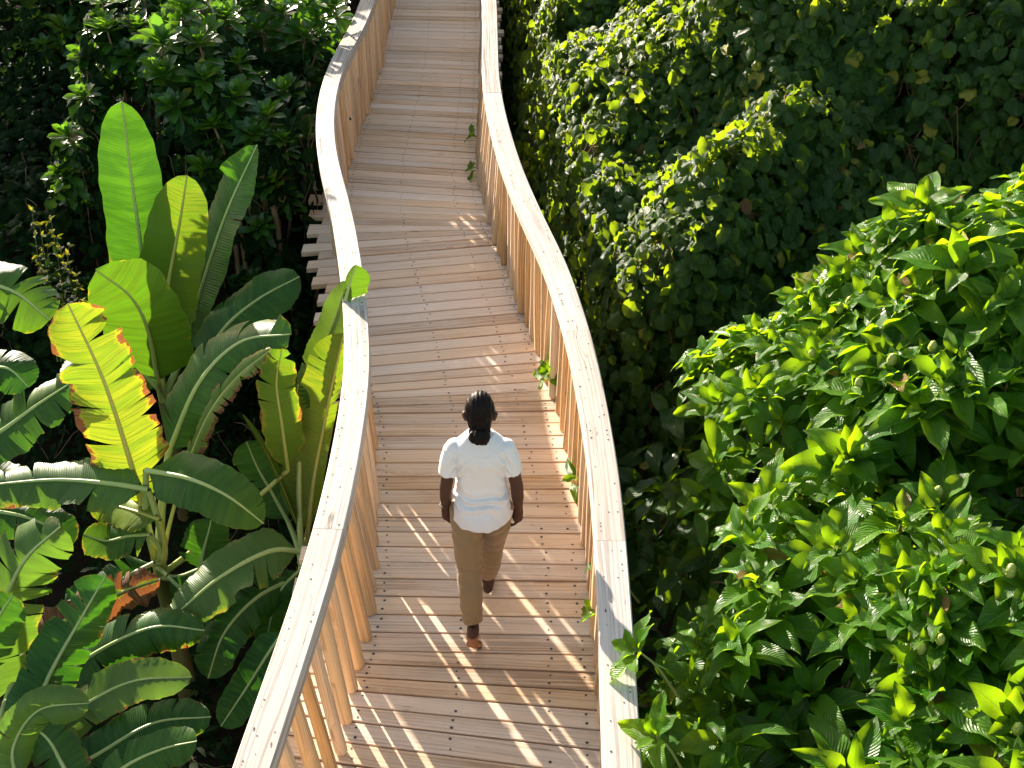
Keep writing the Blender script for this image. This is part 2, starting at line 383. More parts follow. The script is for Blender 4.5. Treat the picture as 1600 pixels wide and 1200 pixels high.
# ------------------------------------------------------------------ leaf materials (UV: x = across 0..1, y = along 0..1)
def leafmat(name,c1,c2,trans_col,trans=.42,rough=.38,veins=9,veinamt=.35,rib=(.25,.34,.08),yellow=.0,quilt=.6,spec=.5,dry=.02):
    t=NT(name); uv=t.n('ShaderNodeUVMap').outputs[0]; rnd=t.n('ShaderNodeNewGeometry').outputs['Random Per Island']
    x,y,_=t.sep(uv); ax=t.math('ABSOLUTE',t.math('SUBTRACT',x,.5))
    pos=t.n('ShaderNodeNewGeometry').outputs['Position']
    ph=t.math('SUBTRACT',t.math('MULTIPLY',y,float(veins)),t.math('MULTIPLY',ax,4.5))
    fr=t.math('ABSOLUTE',t.math('SUBTRACT',t.math('FRACT',ph),.5))
    vein=t.mapr(fr,.0,.06,1,0); ribm=t.mapr(ax,.012,.03,1,0)
    c=t.mix(rnd,c1,c2)
    r2=t.math('FRACT',t.math('MULTIPLY',rnd,13.7))
    c=t.mix(t.math('MULTIPLY',t.mapr(t.noise(pos,9,3),.4,.7),.35),c,tuple(v*.6 for v in c1))
    if yellow>0: c=t.mix(t.math('MULTIPLY',t.math('GREATER_THAN',r2,1-yellow),.8),c,(.30,.26,.03))
    if dry>0: c=t.mix(t.math('GREATER_THAN',t.math('FRACT',t.math('MULTIPLY',rnd,31.9)),1-dry),c,(.20,.10,.04))
    # small blemishes that belong to the leaf
    sp=t.noise(pos,60,2,.6); c=t.mix(t.math('MULTIPLY',t.mapr(sp,.70,.76),.7),c,(.16,.10,.03))
    v=t.math('MAXIMUM',t.math('MULTIPLY',vein,veinamt),ribm)
    cc=t.mix(t.math('MULTIPLY',v,.75),c,rib)
    h=t.math('SUBTRACT',t.math('MULTIPLY',t.math('SUBTRACT',.5,t.math('ABSOLUTE',t.math('SUBTRACT',fr,.25))),1.0),t.math('MULTIPLY',ribm,.4))
    nrm=t.bump(t.math('ADD',h,t.math('MULTIPLY',t.noise(pos,35,2),.3)),quilt,.012)
    p=t.pbsdf(cc,rough,nrm); 
    bs=p.node; bs.inputs['Specular IOR Level'].default_value=spec
    tr=t.n('ShaderNodeBsdfTranslucent'); t.l(t.mix(t.math('MULTIPLY',v,.6),t.mix(r2,trans_col,tuple(a*b for a,b in zip(trans_col,(.72,.86,.8)))),tuple(q*.45 for q in trans_col)),tr.inputs[0])
    mx=t.n('ShaderNodeMixShader'); mx.inputs[0].default_value=trans; t.l(p,mx.inputs[1]); t.l(tr.outputs[0],mx.inputs[2])
    return t.fin(mx.outputs[0])
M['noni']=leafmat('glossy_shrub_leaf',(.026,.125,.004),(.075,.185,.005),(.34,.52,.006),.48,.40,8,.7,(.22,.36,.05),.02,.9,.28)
M['noni_shade']=leafmat('shaded_glossy_shrub_leaf',(.012,.050,.005),(.028,.080,.007),(.20,.32,.008),.36,.36,8,.5,(.12,.20,.04),.02,.9,.38)  # darker copy of the glossy leaf: shade of inner foliage put into its colour
M['vine']=leafmat('round_creeper_leaf',(.013,.048,.008),(.034,.090,.008),(.38,.50,.010),.42,.48,6,.45,(.12,.17,.05),.02,1.0,.3,.006)
M['naupaka']=leafmat('spoon_leaf',(.012,.055,.007),(.030,.105,.009),(.22,.44,.012),.38,.32,4,.08,(.16,.28,.05),.01,.2,.55,.01)
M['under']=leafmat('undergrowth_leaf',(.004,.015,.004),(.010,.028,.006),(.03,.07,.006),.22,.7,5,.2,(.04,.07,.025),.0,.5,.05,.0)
M['herb']=leafmat('small_yellowish_leaf',(.07,.11,.010),(.13,.15,.012),(.50,.45,.02),.45,.7,4,.2,(.2,.2,.05),.2,.4,.1,.02)
def bark(name,a,b):
    t=NT(name); tc=t.n('ShaderNodeTexCoord').outputs['Object']; n=t.noise(t.mapping(tc,(18,18,5)),1,4,.6)
    return t.fin(t.pbsdf(t.mix(n,a,b),.8,t.bump(n,.6,.01)))
M['twig']=bark('twig_bark',(.10,.065,.03),(.22,.15,.07))
M['greenstem']=bark('green_stem',(.10,.14,.03),(.20,.22,.05))
M['redstem']=bark('reddish_stem',(.09,.04,.02),(.19,.08,.035))
M['fruit']=None
def fruitmat():
    t=NT('knobbly_fruit'); tc=t.n('ShaderNodeTexCoord').outputs['Object']; v=t.n('ShaderNodeTexVoronoi'); t.l(tc,v.inputs[0]); v.inputs['Scale'].default_value=75
    c=t.mix(t.mapr(v.outputs['Distance'],.0,.25,1,0),(.30,.34,.06),(.09,.10,.015))
    return t.fin(t.pbsdf(c,.45,t.bump(v.outputs['Distance'],.8,.006)))
M['fruit']=fruitmat()
M['flower']=plain('pale_flower',(.75,.72,.55),.6)

# ------------------------------------------------------------------ leaf templates: y along 0..1, x across, z up
def leaf_template(prof,nu=7,fold=.25,droop=.35,wave=.0,cup=0.,nx=4,stalk=.06,seed=0):
    """prof(t)->half width; returns V,F,UV(per loop)"""
    rr=random.Random(seed); V=[];ph=rr.uniform(0,6); tw=rr.uniform(-.15,.15)
    for i in range(nu+1):
        t=i/nu; hw=max(prof(t),.003)
        for j in range(nx+1):
            s=-1+2*j/nx; x=s*hw; y=stalk+t*(1-stalk)
            z=abs(s)*hw*fold*2 - droop*t*t + wave*math.sin(t*11+ph+ (2.4 if s>0 else 0))*abs(s)**1.5*.5 + cup*(s*s)*hw + tw*s*hw*t
            yy=y-.25*droop*droop*t*t
            V.append((x,yy,z))
    F=[];UV=[]
    for i in range(nu):
        for j in range(nx):
            a=i*(nx+1)+j; F.append((a,a+1,a+nx+2,a+nx+1))
            for (ii,jj) in ((i,j),(i,j+1),(i+1,j+1),(i+1,j)): UV.append((jj/nx,ii/nu))
    return np.array(V),np.array(F),np.array(UV)
P_noni=lambda t: .235*math.sin(math.pi*min(1,t**.85))**.85*(1-.12*t)
P_round=lambda t: .50*(max(0,1-(abs(t-.42)/.60)**2.2))**.5*(1.0 if t>.12 else .86)
P_spoon=lambda t: .045+.15*max(0,math.sin(math.pi*min(1,t**1.9*.98)))**.75 if t<.985 else .02
P_lance=lambda t: .15*math.sin(math.pi*t**.8)**.9
T_noni=[leaf_template(P_noni,8,.22,d,w_,0,4,.08,k) for k,(d,w_) in enumerate(((.12,.09),(.30,.10),(.5,.08),(.2,.14),(.42,.12)))]
T_round=[leaf_template(P_round,5,.05,d,w_,c_,4,.0,k) for k,(d,w_,c_) in enumerate(((.15,.25,-.5),(.45,.22,.35),(.25,.35,-.7),(.6,.18,-.5)))]
T_spoon=[leaf_template(P_spoon,6,.18,d,.02,.1,2,.02,k) for k,d in enumerate((.02,.16,.30))]
T_lance=[leaf_template(P_lance,5,.2,d,.05,0,2,.05,k) for k,d in enumerate((.1,.35,.6))]
class Foliage:
    def __init__(s): s.V=[];s.F=[];s.U=[];s.n=0
    def add(s,tmpl,pos,direc,up,size,wid=1.0):
        """one leaf: direc = along the leaf, up = the way its face looks"""
        y=np.asarray(direc,float); y=y/(np.linalg.norm(y)+1e-9); z=np.asarray(up,float); x=np.cross(y,z); x/=np.linalg.norm(x)+1e-9; z=np.cross(x,y)
        V,F,U=tmpl; W=(V*np.array([wid,1,1]))@np.array([x,y,z])*size+np.asarray(pos,float)
        s.V.append(W); s.F.append(F+s.n); s.U.append(U); s.n+=len(V)
    def build(s,name,mat,par):
        return link(name,npmesh(name,np.vstack(s.V),np.vstack(s.F),np.vstack(s.U)),mat,par)
def unit(v): v=np.asarray(v,float); return v/(np.linalg.norm(v)+1e-9)
def whorl(fo,T,pos,axis,n,size,spread,rr,inner=.35,layers=3,lift=0.,wid=1.):
    """leaves set round a shoot tip, young ones upright inside, old ones spreading outside"""
    a=unit(axis); h=np.array([1,0,0.]) if abs(a[0])<.8 else np.array([0,1.,0]); u=unit(np.cross(a,h)); v=np.cross(a,u)
    for i in range(n):
        f=(i+.5)/n; th=i*2.39996+rr.uniform(-.25,.25); op=inner+(spread-inner)*f**.8
        d=a*math.cos(op)+(u*math.cos(th)+v*math.sin(th))*math.sin(op)
        up=a*math.sin(op)-(u*math.cos(th)+v*math.sin(th))*math.cos(op)
        p=np.asarray(pos)-a*size*(.05+.55*f*lift)
        fo.add(T[rr.randrange(len(T))],p,d,up,size*(.55+.5*min(1,f*1.6))*rr.uniform(.85,1.15),wid)
def in_view(p,m=180):
    c,s=math.cos(CAM_A),math.sin(CAM_A); Z=p[2]-CAM_H; dep=p[1]*c-Z*s
    if dep<.5: return False
    X=800+CAM_F*p[0]/dep; Yp=600-CAM_F*(p[1]*s+Z*c)/dep
    return -m<X<1600+m and -m<Yp<1200+m

# ------------------------------------------------------------------ right: the creeper-covered bank
def normal_of(H,x,y,e=.12):
    n=np.array([-(H(x+e,y)-H(x-e,y))/(2*e),-(H(x,y+e)-H(x,y-e))/(2*e),1.0]); return n/np.linalg.norm(n)
def bank(name,label,cat,x0,x1,y0,y1,count,H,T,mat,size,rr,par_group,stemmat,accept=None,shell=.45,hang=.55,cull=True):
    par=empty(name,((x0+x1)/2,(y0+y1)/2,GZ((x0+x1)/2,(y0+y1)/2))); tag(par,label,cat,par_group)
    fo=Foliage(); tries=0; n=0; stems=[]
    while n<count and tries<count*12:
        tries+=1
        x=rr.uniform(x0,x1); y=rr.uniform(y0,y1); z=H(x,y)
        if accept and not accept(x,y): continue
        N=normal_of(H,x,y)
        if rr.random()>min(1,.35/max(N[2],.12)): continue     # even cover on steep faces
        dpt=shell*rr.random()**1.6
        p=np.array([x,y,z])-N*dpt+N*.10*rr.random()
        if cull and not in_view(p): continue
        cl=fbm(x,y,2.6,7,2)
        if cl<-.48 and dpt<.15: continue
        down=np.array([rr.gauss(0,.5),rr.gauss(0,.5),-hang*1.3])
        d=unit(down-N*np.dot(down,N)*.75+N*.25+np.array([0,-.25,0]))
        up=unit(N+np.array([rr.gauss(0,.45),rr.gauss(0,.45),rr.gauss(.15,.4)]))
        fo.add(T[rr.randrange(len(T))],p,d,up,size*rr.choice((.5,.7,.85,1,1.15,1.25))*rr.uniform(.9,1.1),rr.uniform(.85,1.1))
        n+=1
        if n%70==0:
            q=p-N*.1; P=[q]
            for k in range(4): q=q+np.array([rr.gauss(0,.12),rr.gauss(0,.12),0]); q[2]=H(q[0],q[1])-.08+rr.uniform(-.05,.1); P.append(q.copy())
            stems.append(bez(P,9))
    fo.build('foliage',mat,par)
    if stems:
        for q in stems[:90]:
            V,F=tubes([q],[np.linspace(.005,.002,9)],5); link('runner',npmesh('runner',V,F),stemmat,par)
    # woody framework under the leaves
    st=[]
    for k in range(5):
        x=rr.uniform(x0,x1); y=rr.uniform(y0,y1); z=H(x,y)
        if z<-1.2: continue
        st.append(bez([(x+rr.uniform(-.3,.3),y+.3,GZ(x,y)-.1),(x+rr.uniform(-.2,.2),y+.2,(z-2)/2),(x,y,z-.25)],7))
    for q in st:
        V,F=tubes([q],[np.linspace(.04,.015,7)],7); link('trunk',npmesh('trunk',V,F),M['twig'],par)
    return par
VG='creeper covered mounds right of the boardwalk'
rv=random.Random(21)
vine_cells=[('sunlit creeper mound hugging the far end of the right railing',0,1.15,13.2,19.0,4500),
            ('sunlit creeper mound spilling beside the middle of the right railing',0,1.75,9.6,13.2,9500),
            ('yellow-green creeper mound in front, just above the glossy shrubs by the railing bend',.2,1.75,7.0,9.6,7750),
            ('dark creeper mound behind the sunlit strip at the top centre right',1.15,2.7,11.0,19.0,6250),
            ('shaded creeper mound in the middle of the green bank',1.75,3.1,7.0,11.0,9375),
            ('darkest creeper mound at the top right corner',2.7,5.6,9.3,19,6875),
            ('shaded creeper mound directly behind the tallest glossy shrub',3.1,5.2,7.0,9.3,6875)]
for lab,xa,xb,ya,yb,c in vine_cells:
    acc=lambda x,y: x>rail_edge(y)+.02
    xa_=xa if xa>0 else -.45
    bank('creeper_mound',lab,'creeper',xa_,xb,ya,yb,c,Hvine,T_round,M['vine'],.104,rv,VG,M['redstem'],acc)

# ------------------------------------------------------------------ right: glossy shrubs with knobbly fruit
def Hnoni(x,y):
    d=x-rail_edge(y)
    h=-.9+1.75*sstep(-.05-.25*sstep(5.2,4.2,y),.75-.25*sstep(5.2,4.2,y),d)+.85*sstep(.7,2.3,d)+.45*sstep(2.0,3.2,d)
    h+= .35*sstep(4.8,6.2,y)*sstep(1.2,2.2,d)+.45*sstep(4.9,6.0,y)*sstep(.25,.8,d)*sstep(2.5,1.3,d)-.15*sstep(5,6,y)*sstep(2.0,2.8,d)
    back=7.35-.75*sstep(.5,0,d)+.25*sstep(1.2,2.6,d)
    h-= 2.2*sstep(back-.9,back+.35,y)
    h-= .7*sstep(4.2,5.6,y)*sstep(.55,.1,d)
    return h+.30*fbm(x,y,1.05,5.1,3)
def noni_shrub(cx,cy,rad,label,nwh,seed,mat='noni',lim=None):
    rr=random.Random(seed); par=empty('glossy_shrub',(cx,cy,GZ(cx,cy))); tag(par,label,'shrub','glossy broad-leaved shrubs right of the boardwalk')
    fo=Foliage(); fd=Foliage(); br=[]; fr=[]; fl=[]
    k=0;tries=0
    while k<nwh and tries<nwh*20:
        tries+=1
        a=rr.uniform(0,6.283); q=rad*math.sqrt(rr.random()); x=cx+q*math.cos(a); y=cy+q*math.sin(a)
        if x<rail_edge(y)+.10: continue
        z=Hnoni(x,y); N=normal_of(Hnoni,x,y,.2)
        lvl=rr.random()**1.5; p=np.array([x,y,z])-N*lvl*.75
        if not in_view(p,250): continue
        k+=1
        if fbm(x,y,1.9,11,2)<-.16 and lvl<.35: continue
        ax=unit(N*.8+np.array([rr.gauss(-.05,.3),rr.gauss(.05,.3),.55]))
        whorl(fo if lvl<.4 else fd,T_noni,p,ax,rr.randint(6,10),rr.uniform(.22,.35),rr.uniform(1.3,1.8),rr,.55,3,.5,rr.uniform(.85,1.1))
        if k%2==0:
            b0=p-ax*.05; mid=b0-ax*.35+np.array([rr.uniform(-.12,.12),rr.uniform(-.1,.1),-.05]); e=mid+np.array([(cx-x)*.3,(cy-y)*.3,-.5])
            br.append((bez([b0,mid,e],8),rr.uniform(.006,.009)))
        if rr.random()<.13 and lvl<.5: fr.append((p+ax*.05+np.array([rr.gauss(0,.02),rr.gauss(0,.02),.0]),ax,rr.uniform(.018,.028)))
        if rr.random()<.25 and lvl<.2: fl.append(p+ax*.07)
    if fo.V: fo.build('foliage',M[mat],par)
    if fd.V: fd.build('inner_foliage',M['noni_shade'],par)
    for _ in range(4):
        b0=np.array([cx+rr.uniform(-.3,.3),cy+rr.uniform(-.3,.3),GZ(cx,cy)-.1]); e=np.array([cx+rr.uniform(-.8,.8)*rad,cy+rr.uniform(-.8,.8)*rad,0.]); e[2]=Hnoni(e[0],e[1])-.3
        br.append((bez([b0,(b0+e)/2+np.array([0,0,.2]),e],9),.022))
    V,F=tubes([b[0] for b in br],[np.linspace(b[1]*.6,b[1]*1.6,len(b[0])) if b[1]<.02 else np.linspace(b[1]*1.5,b[1]*.6,len(b[0])) for b in br],6); link('branches',npmesh('branches',V,F),M['twig'],par)
    for (p,ax,r) in fr[:14]:
        nu,nv=7,9; FV=[]
        for i in range(nu+1):
            ph=math.pi*i/nu
            for j in range(nv): th=2*math.pi*j/nv; q=1+.10*math.sin(5*th+i*2.1); FV.append((r*q*math.sin(ph)*math.cos(th),r*q*math.sin(ph)*math.sin(th),-r*1.6*math.cos(ph)))
        FV=np.array(FV)+p
        FF=[(i*nv+j,i*nv+(j+1)%nv,(i+1)*nv+(j+1)%nv,(i+1)*nv+j) for i in range(nu) for j in range(nv)]
        link('fruit',npmesh('fruit',FV,FF),M['fruit'],par)
    return par
noni=[(1.35,3.35,.85,'low glossy shrub in the bottom right, leaning over the near end of the rail',120),
      (2.35,3.3,.85,'glossy shrub with large dark leaves filling the bottom right corner',130),
      (1.35,4.6,.8,'glossy shrub hugging the railing just right of the walking person',120),
      (2.35,4.55,.8,'glossy shrub with many knobbly fruit at the right edge below the middle',130),
      (1.45,5.95,.8,'bright sunlit shrub nearest the railing, in front of the yellow-green creeper',140),
      (2.45,5.8,.8,'bright sunlit shrub in the centre of the right-hand thicket',150),
      (3.3,5.4,.75,'tallest glossy shrub against the right edge of the view',120),
      (3.1,6.6,.8,'bright glossy shrub rising before the dark creeper at the right edge',120),
      (2.0,6.75,.75,'bright sunlit shrub at the back, under the yellow-green creeper mound',150)]
for i,(x,y,r_,lab,n) in enumerate(noni): noni_shrub(x,y,r_,lab,int(n*1.3),100+i)

bank('shaded_shrub','dark shaded shrub foliage filling the gap between the right railing and the sunlit shrubs','shrub',.6,1.25,2.9,7.0,420,lambda x,y:-.35+.65*sstep(.1,.8,x-rail_edge(y))+.2*fbm(x,y,1.4,3,2),T_noni,M['noni_shade'],.24,random.Random(5),None,M['twig'],lambda x,y:x>rail_edge(y)+.06,.7,.25)
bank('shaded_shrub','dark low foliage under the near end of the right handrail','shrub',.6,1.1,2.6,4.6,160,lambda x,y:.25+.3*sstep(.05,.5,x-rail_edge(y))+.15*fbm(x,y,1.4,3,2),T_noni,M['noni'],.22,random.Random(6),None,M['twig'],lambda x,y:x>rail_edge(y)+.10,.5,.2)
def shoot(px,py,z,aim,n,size,label,seed,Yd=None):
    rr=random.Random(seed); p=at(px,py,z); par=empty('leafy_shoot',tuple(p)); tag(par,label,'leafy shoot','green shoots reaching through or over the right railing')
    fo=Foliage(); a=unit(aim)
    whorl(fo,T_noni,np.array(p),a,n,size,1.35,rr,.5,3,.3,1.1); fo.build('leaves',M['noni'],par)
    q=np.array(p); V,F=tubes([bez([q+a*.02,q-a*.12,(max(q[0]-a[0]*.3,rail_edge(q[1])+.1),q[1]+.03,q[2]-.35)],8)],[np.linspace(.004,.008,8)],6); link('stem',npmesh('stem',V,F),M['greenstem'],par)
for q in ((858,580,.22,(-1,-.4,.6),8,.19,'leafy shoot poking through the right railing in front of the person',1),
          (738,262,.10,(-1,-.3,.5),4,.18,'small shoot on the deck at the far right railing, nearer of two',2),
          (738,212,.10,(-1,-.1,.5),3,.20,'small shoot on the deck at the far right railing, farther of two',3),
          (900,745,.2,(-1,-.4,.6),5,.17,'leafy shoot poking through the right railing beside the shirt of the person',4),
          (932,880,.35,(-1,0,.6),2,.12,'single pale leaf through the right railing beside the trousers of the person',5),
          (930,955,.25,(-.8,.1,.6),4,.17,'leafy shoot poking through the right railing near the rail joint',6),
          (992,1015,1.17,(-.75,.1,.65),7,.20,'leafy shoot lying over the top of the right handrail near the bottom',7),
          (1022,1150,1.12,(-.6,-.1,.8),7,.20,'lowest leafy shoot, touching the edge of the right handrail at the bottom',8)): shoot(*q)

# ------------------------------------------------------------------ left: undergrowth and spoon-leaved shrubs
def atY(px,py,Yd):
    """the point of a photo pixel's sight line that stands Yd metres ahead"""
    c,s=math.cos(CAM_A),math.sin(CAM_A); u=(px-800)/CAM_F; v=(600-py)/CAM_F
    d=Vector((u,c+v*s,-s+v*c)); t=Yd/d.y; return Vector((d.x*t,Yd,CAM_H+d.z*t))
def hit(H,px,py,y0=4,y1=20):
    y=y0
    while y<y1:
        p=atY(px,py,y)
        if p.z<H(p.x,p.y): return p
        y+=.04
    return atY(px,py,y1)
LG='undergrowth left of the boardwalk'
ru=random.Random(77)
left_ok=lambda x,y: x<fRL(y)-.22
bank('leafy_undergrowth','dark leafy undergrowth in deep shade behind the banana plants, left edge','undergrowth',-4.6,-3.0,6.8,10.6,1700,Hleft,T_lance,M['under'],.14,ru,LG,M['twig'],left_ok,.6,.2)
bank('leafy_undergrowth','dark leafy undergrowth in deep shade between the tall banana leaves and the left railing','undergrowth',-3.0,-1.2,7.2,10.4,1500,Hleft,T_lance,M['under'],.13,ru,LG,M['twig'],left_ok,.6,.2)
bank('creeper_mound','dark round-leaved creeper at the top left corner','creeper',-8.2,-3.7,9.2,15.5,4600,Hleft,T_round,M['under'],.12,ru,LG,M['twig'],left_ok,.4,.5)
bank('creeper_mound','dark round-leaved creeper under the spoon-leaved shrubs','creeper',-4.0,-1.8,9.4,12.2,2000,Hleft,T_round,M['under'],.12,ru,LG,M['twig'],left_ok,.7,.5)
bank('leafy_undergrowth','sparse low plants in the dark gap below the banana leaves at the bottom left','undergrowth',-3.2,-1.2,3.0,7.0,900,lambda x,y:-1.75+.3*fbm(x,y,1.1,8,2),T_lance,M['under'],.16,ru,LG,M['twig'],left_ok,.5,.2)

def spoon_shrub(label,spots,seed,fillbox,nfill):
    rr=random.Random(seed)
    P=[]
    for (px,py,r) in spots:
        p=hit(Hleft,px,py,8.5,16); P.append((np.array(p)+np.array([0,-.05,.12]),r,1))
    x0,x1,y0,y1=fillbox; k=0
    for _ in range(nfill*6):
        if k>=nfill: break
        x=rr.uniform(x0,x1); y=rr.uniform(y0,y1)
        if not left_ok(x,y): continue
        p=np.array([x,y,Hleft(x,y)-rr.uniform(0,.25)])
        if not in_view(p,60): continue
        P.append((p,rr.uniform(.8,1.05),0)); k+=1
    c=np.mean([p for p,_,_ in P],axis=0); par=empty('spoon_leaved_shrub',(c[0],c[1],GZ(c[0],c[1]))); tag(par,label,'shrub','spoon-leaved shrubs at the top left')
    fo=Foliage(); br=[]
    for p,r,main in P:
        ax=unit(np.array([rr.gauss(.0,.16),rr.gauss(-.22,.14),1.0]))
        L=.225*r
        whorl(fo,T_spoon,p,ax,rr.randint(18,23),L,1.35,rr,.18,3,.35,1.05)
        for q in range(1,4):          # older leaves lower down the same shoot
            whorl(fo,T_spoon,p-ax*L*(.45*q+.2),ax,8,L*.95,1.75,rr,1.25,3,0,1.0)
        b=p-ax*L*1.6
        br.append(bez([p,b,(b[0]*.8+c[0]*.2+rr.uniform(-.1,.1),b[1]+.15,b[2]-.5),(b[0]*.5+c[0]*.5,b[1]*.6+c[1]*.4,GZ(c[0],c[1]))],10))
    fo.build('foliage',M['naupaka'],par)
    for q in br:
        V,F=tubes([q],[np.linspace(.009,.028,10)],6); link('stem',npmesh('stem',V,F),M['twig'],par)
z=lambda L:[(a/2.667,b/2.667,r) for a,b,r in L]
spoon_shrub('spoon-leaved shrub at the far left of its row, standing above the tallest banana leaf',z([(280,150,1.1),(345,290,1.15),(200,215,.8),(300,600,.8),(290,760,.95),(370,440,.8),(460,160,.95)]),1,(-4.2,-3.4,10.2,12.5),10)
spoon_shrub('spoon-leaved shrub between two others, right above the upright banana leaves',z([(690,215,1.15),(700,350,1.1),(560,270,.95),(590,150,.85),(740,480,.9),(840,220,1.0),(860,370,.95),(780,90,.9)]),2,(-3.5,-2.8,10.2,13.2),14)
spoon_shrub('spoon-leaved shrub at the top beside the shaded bend of the left railing',z([(1080,50,1.25),(1090,160,1.1),(1290,50,1.2),(1280,180,1.1),(1400,60,1.0),(950,110,1.0),(1180,90,1.0),(1330,110,1.1)]),3,(-2.8,-1.9,12.0,14.5),12)
spoon_shrub('low spoon-leaved shrub just left of the sunlit bend of the railing',z([(985,440,1.1),(1190,420,1.05),(1000,300,.9),(1120,520,.85),(900,560,.9),(870,740,.85),(1150,790,.9),(1060,600,.9),(1090,980,.8),(1190,620,.8)]),4,(-2.9,-1.95,9.6,12.0),16)
spoon_shrub('spoon-leaved shrub in deep shade along the top edge left of the others',z([(600,20,.9),(440,40,.9),(300,20,.8),(120,30,.8),(760,20,.9)]),5,(-4.6,-2.6,13.0,15.2),26)
bank('tall_shrub','tall dense shrubs added beyond the top left, mostly out of view, to cast shade','shrub',-8.5,-1.9,15.2,21.5,2600,lambda x,y:1.9+.4*fbm(x,y,.7,3,2)-1.0*sstep(16.2,15.2,y)-2.5*sstep(.9,.2,(fRL(y)-x)),T_round,M['under'],.26,ru,None,M['twig'],left_ok,.9,.4,cull=False)  # shade casters added mostly outside the frame, shading the far deck and left rail
bank('tall_shrub','dense shrubs at the very top where the right railing bends away','shrub',.2,3.5,19.0,23.0,900,lambda x,y:1.0+.4*fbm(x,y,.7,3,2),T_round,M['vine'],.22,ru,None,M['twig'],lambda x,y:x>fRR(y)+.3,.9,.4,cull=False)
# small-leaved yellowish plant at the left
def herb():
    rr=random.Random(9); b=hit(Hleft,95,520,6.5,9); par=empty('small_leaved_herb',(b.x,b.y,GZ(b.x,b.y))); tag(par,'thin upright plant with tiny yellow-green leaves left of the banana leaves','plant')
    fo=Foliage(); fy=Foliage(); st=[]
    for (px,py) in ((50,330),(62,352),(80,345),(88,372),(108,385),(60,400),(95,420),(120,430),(75,450),(40,470),(130,470)):
        tip=np.array(atY(px,py,b.y+rr.uniform(-.1,.1))); base=np.array([b.x+rr.uniform(-.12,.12),b.y,b.z-.3]); P=bez([base,(base+tip)/2+np.array([rr.uniform(-.06,.06),0,.05]),tip],14); st.append(P)
        for i in range(4,14):
            for k in range(4):
                f=fy if i>10 else fo
                f.add(T_lance[rr.randrange(3)],P[i],unit(np.array([rr.gauss(0,1),rr.gauss(0,1),.6])),(rr.gauss(0,.3),-.4,1),(.06 if i>10 else .10)*rr.uniform(.7,1.2),1.3)
    fo.build('foliage',M['under'],par); fy.build('young_leaves',M['herb'],par)
    for q in st:
        V,F=tubes([q],[np.linspace(.006,.002,14)],5); link('stem',npmesh('stem',V,F),M['greenstem'],par)
herb()

# ------------------------------------------------------------------ banana plants
def bananamat():
    t=NT('banana_leaf'); uv=t.n('ShaderNodeUVMap').outputs[0]; x,y,_=t.sep(uv); ax=t.math('MULTIPLY',t.math('ABSOLUTE',t.math('SUBTRACT',x,.5)),2)   # 0 midrib, 1 margin
    def prop(n):
        a=t.n('ShaderNodeAttribute',attribute_type='OBJECT',attribute_name=n); return a.outputs['Fac']
    burn,yel,pale=prop('burn'),prop('yellow'),prop('pale')
    pos=t.n('ShaderNodeTexCoord').outputs['Object']
    fine=t.noise(t.comb(t.math('MULTIPLY',ax,.8),t.math('MULTIPLY',y,170.0),prop('seed')),1,2,.6)
    band=t.noise(t.comb(t.math('MULTIPLY',ax,.6),t.math('MULTIPLY',y,24.0),prop('seed')),1,3,.6)
    blot=t.noise(pos,5,4,.6)
    g=t.mix(t.mapr(band,.35,.68),(.016,.075,.010),(.038,.135,.013))
    g=t.mix(t.math('MULTIPLY',t.mapr(fine,.47,.6),.6),g,(.070,.185,.028))
    g=t.mix(t.math('MULTIPLY',yel,.85),g,(.20,.27,.02))
    g=t.mix(pale,g,(.16,.24,.07))
    tr=t.mix(yel,(.030,.115,.005),(.33,.38,.012)); tr=t.mix(t.math('MULTIPLY',t.mapr(fine,.47,.62),.55),tr,(.02,.09,.004))
    tr=t.mix(t.math('MULTIPLY',t.mapr(band,.42,.66),.5),tr,(.10,.26,.006)); tr=t.mix(t.math('MULTIPLY',pale,.5),tr,(.30,.42,.06))
    # dry margins: brown tissue that starts at the edge, more on worn leaves
    e=t.math('ADD',ax,t.math('MULTIPLY',t.math('SUBTRACT',t.noise(t.comb(ax,t.math('MULTIPLY',y,9.0),prop('seed')),1.6,4,.65),.5),1.1))
    e=t.math('ADD',e,t.math('MULTIPLY',t.math('SUBTRACT',blot,.5),.6))
    th=t.math('SUBTRACT',1.27,t.math('MULTIPLY',burn,.75))
    br=t.mapr(t.math('SUBTRACT',e,th),.0,.035); halo=t.mapr(t.math('SUBTRACT',e,th),-.16,.0)
    bc=t.mix(t.mapr(t.noise(pos,30,3),.4,.62),(.20,.075,.025),(.07,.032,.016)); bc=t.mix(t.mapr(fine,.5,.7),bc,(.34,.22,.13))
    g=t.mix(t.math('MULTIPLY',halo,.4),g,(.30,.24,.02)); g=t.mix(br,g,bc)
    tr=t.mix(t.math('MULTIPLY',halo,.4),tr,(.75,.55,.02)); tr=t.mix(br,tr,(.26,.085,.02))
    rim=t.mapr(ax,.975,.995); g=t.mix(t.math('MULTIPLY',rim,.3),g,(.25,.20,.03))
    h=t.math('ADD',t.math('MULTIPLY',fine,.5),t.math('MULTIPLY',t.math('SINE',t.math('MULTIPLY',y,520.0)),.22))
    nrm=t.bump(h,.55,.006)
    p=t.pbsdf(g,t.mapr(br,0,1,.40,.75),nrm); p.node.inputs['Specular IOR Level'].default_value=.3
    tl=t.n('ShaderNodeBsdfTranslucent'); t.l(tr,tl.inputs[0]); mx=t.n('ShaderNodeMixShader'); mx.inputs[0].default_value=.42; t.l(p,mx.inputs[1]); t.l(tl.outputs[0],mx.inputs[2])
    return t.fin(mx.outputs[0])
M['banana']=bananamat()
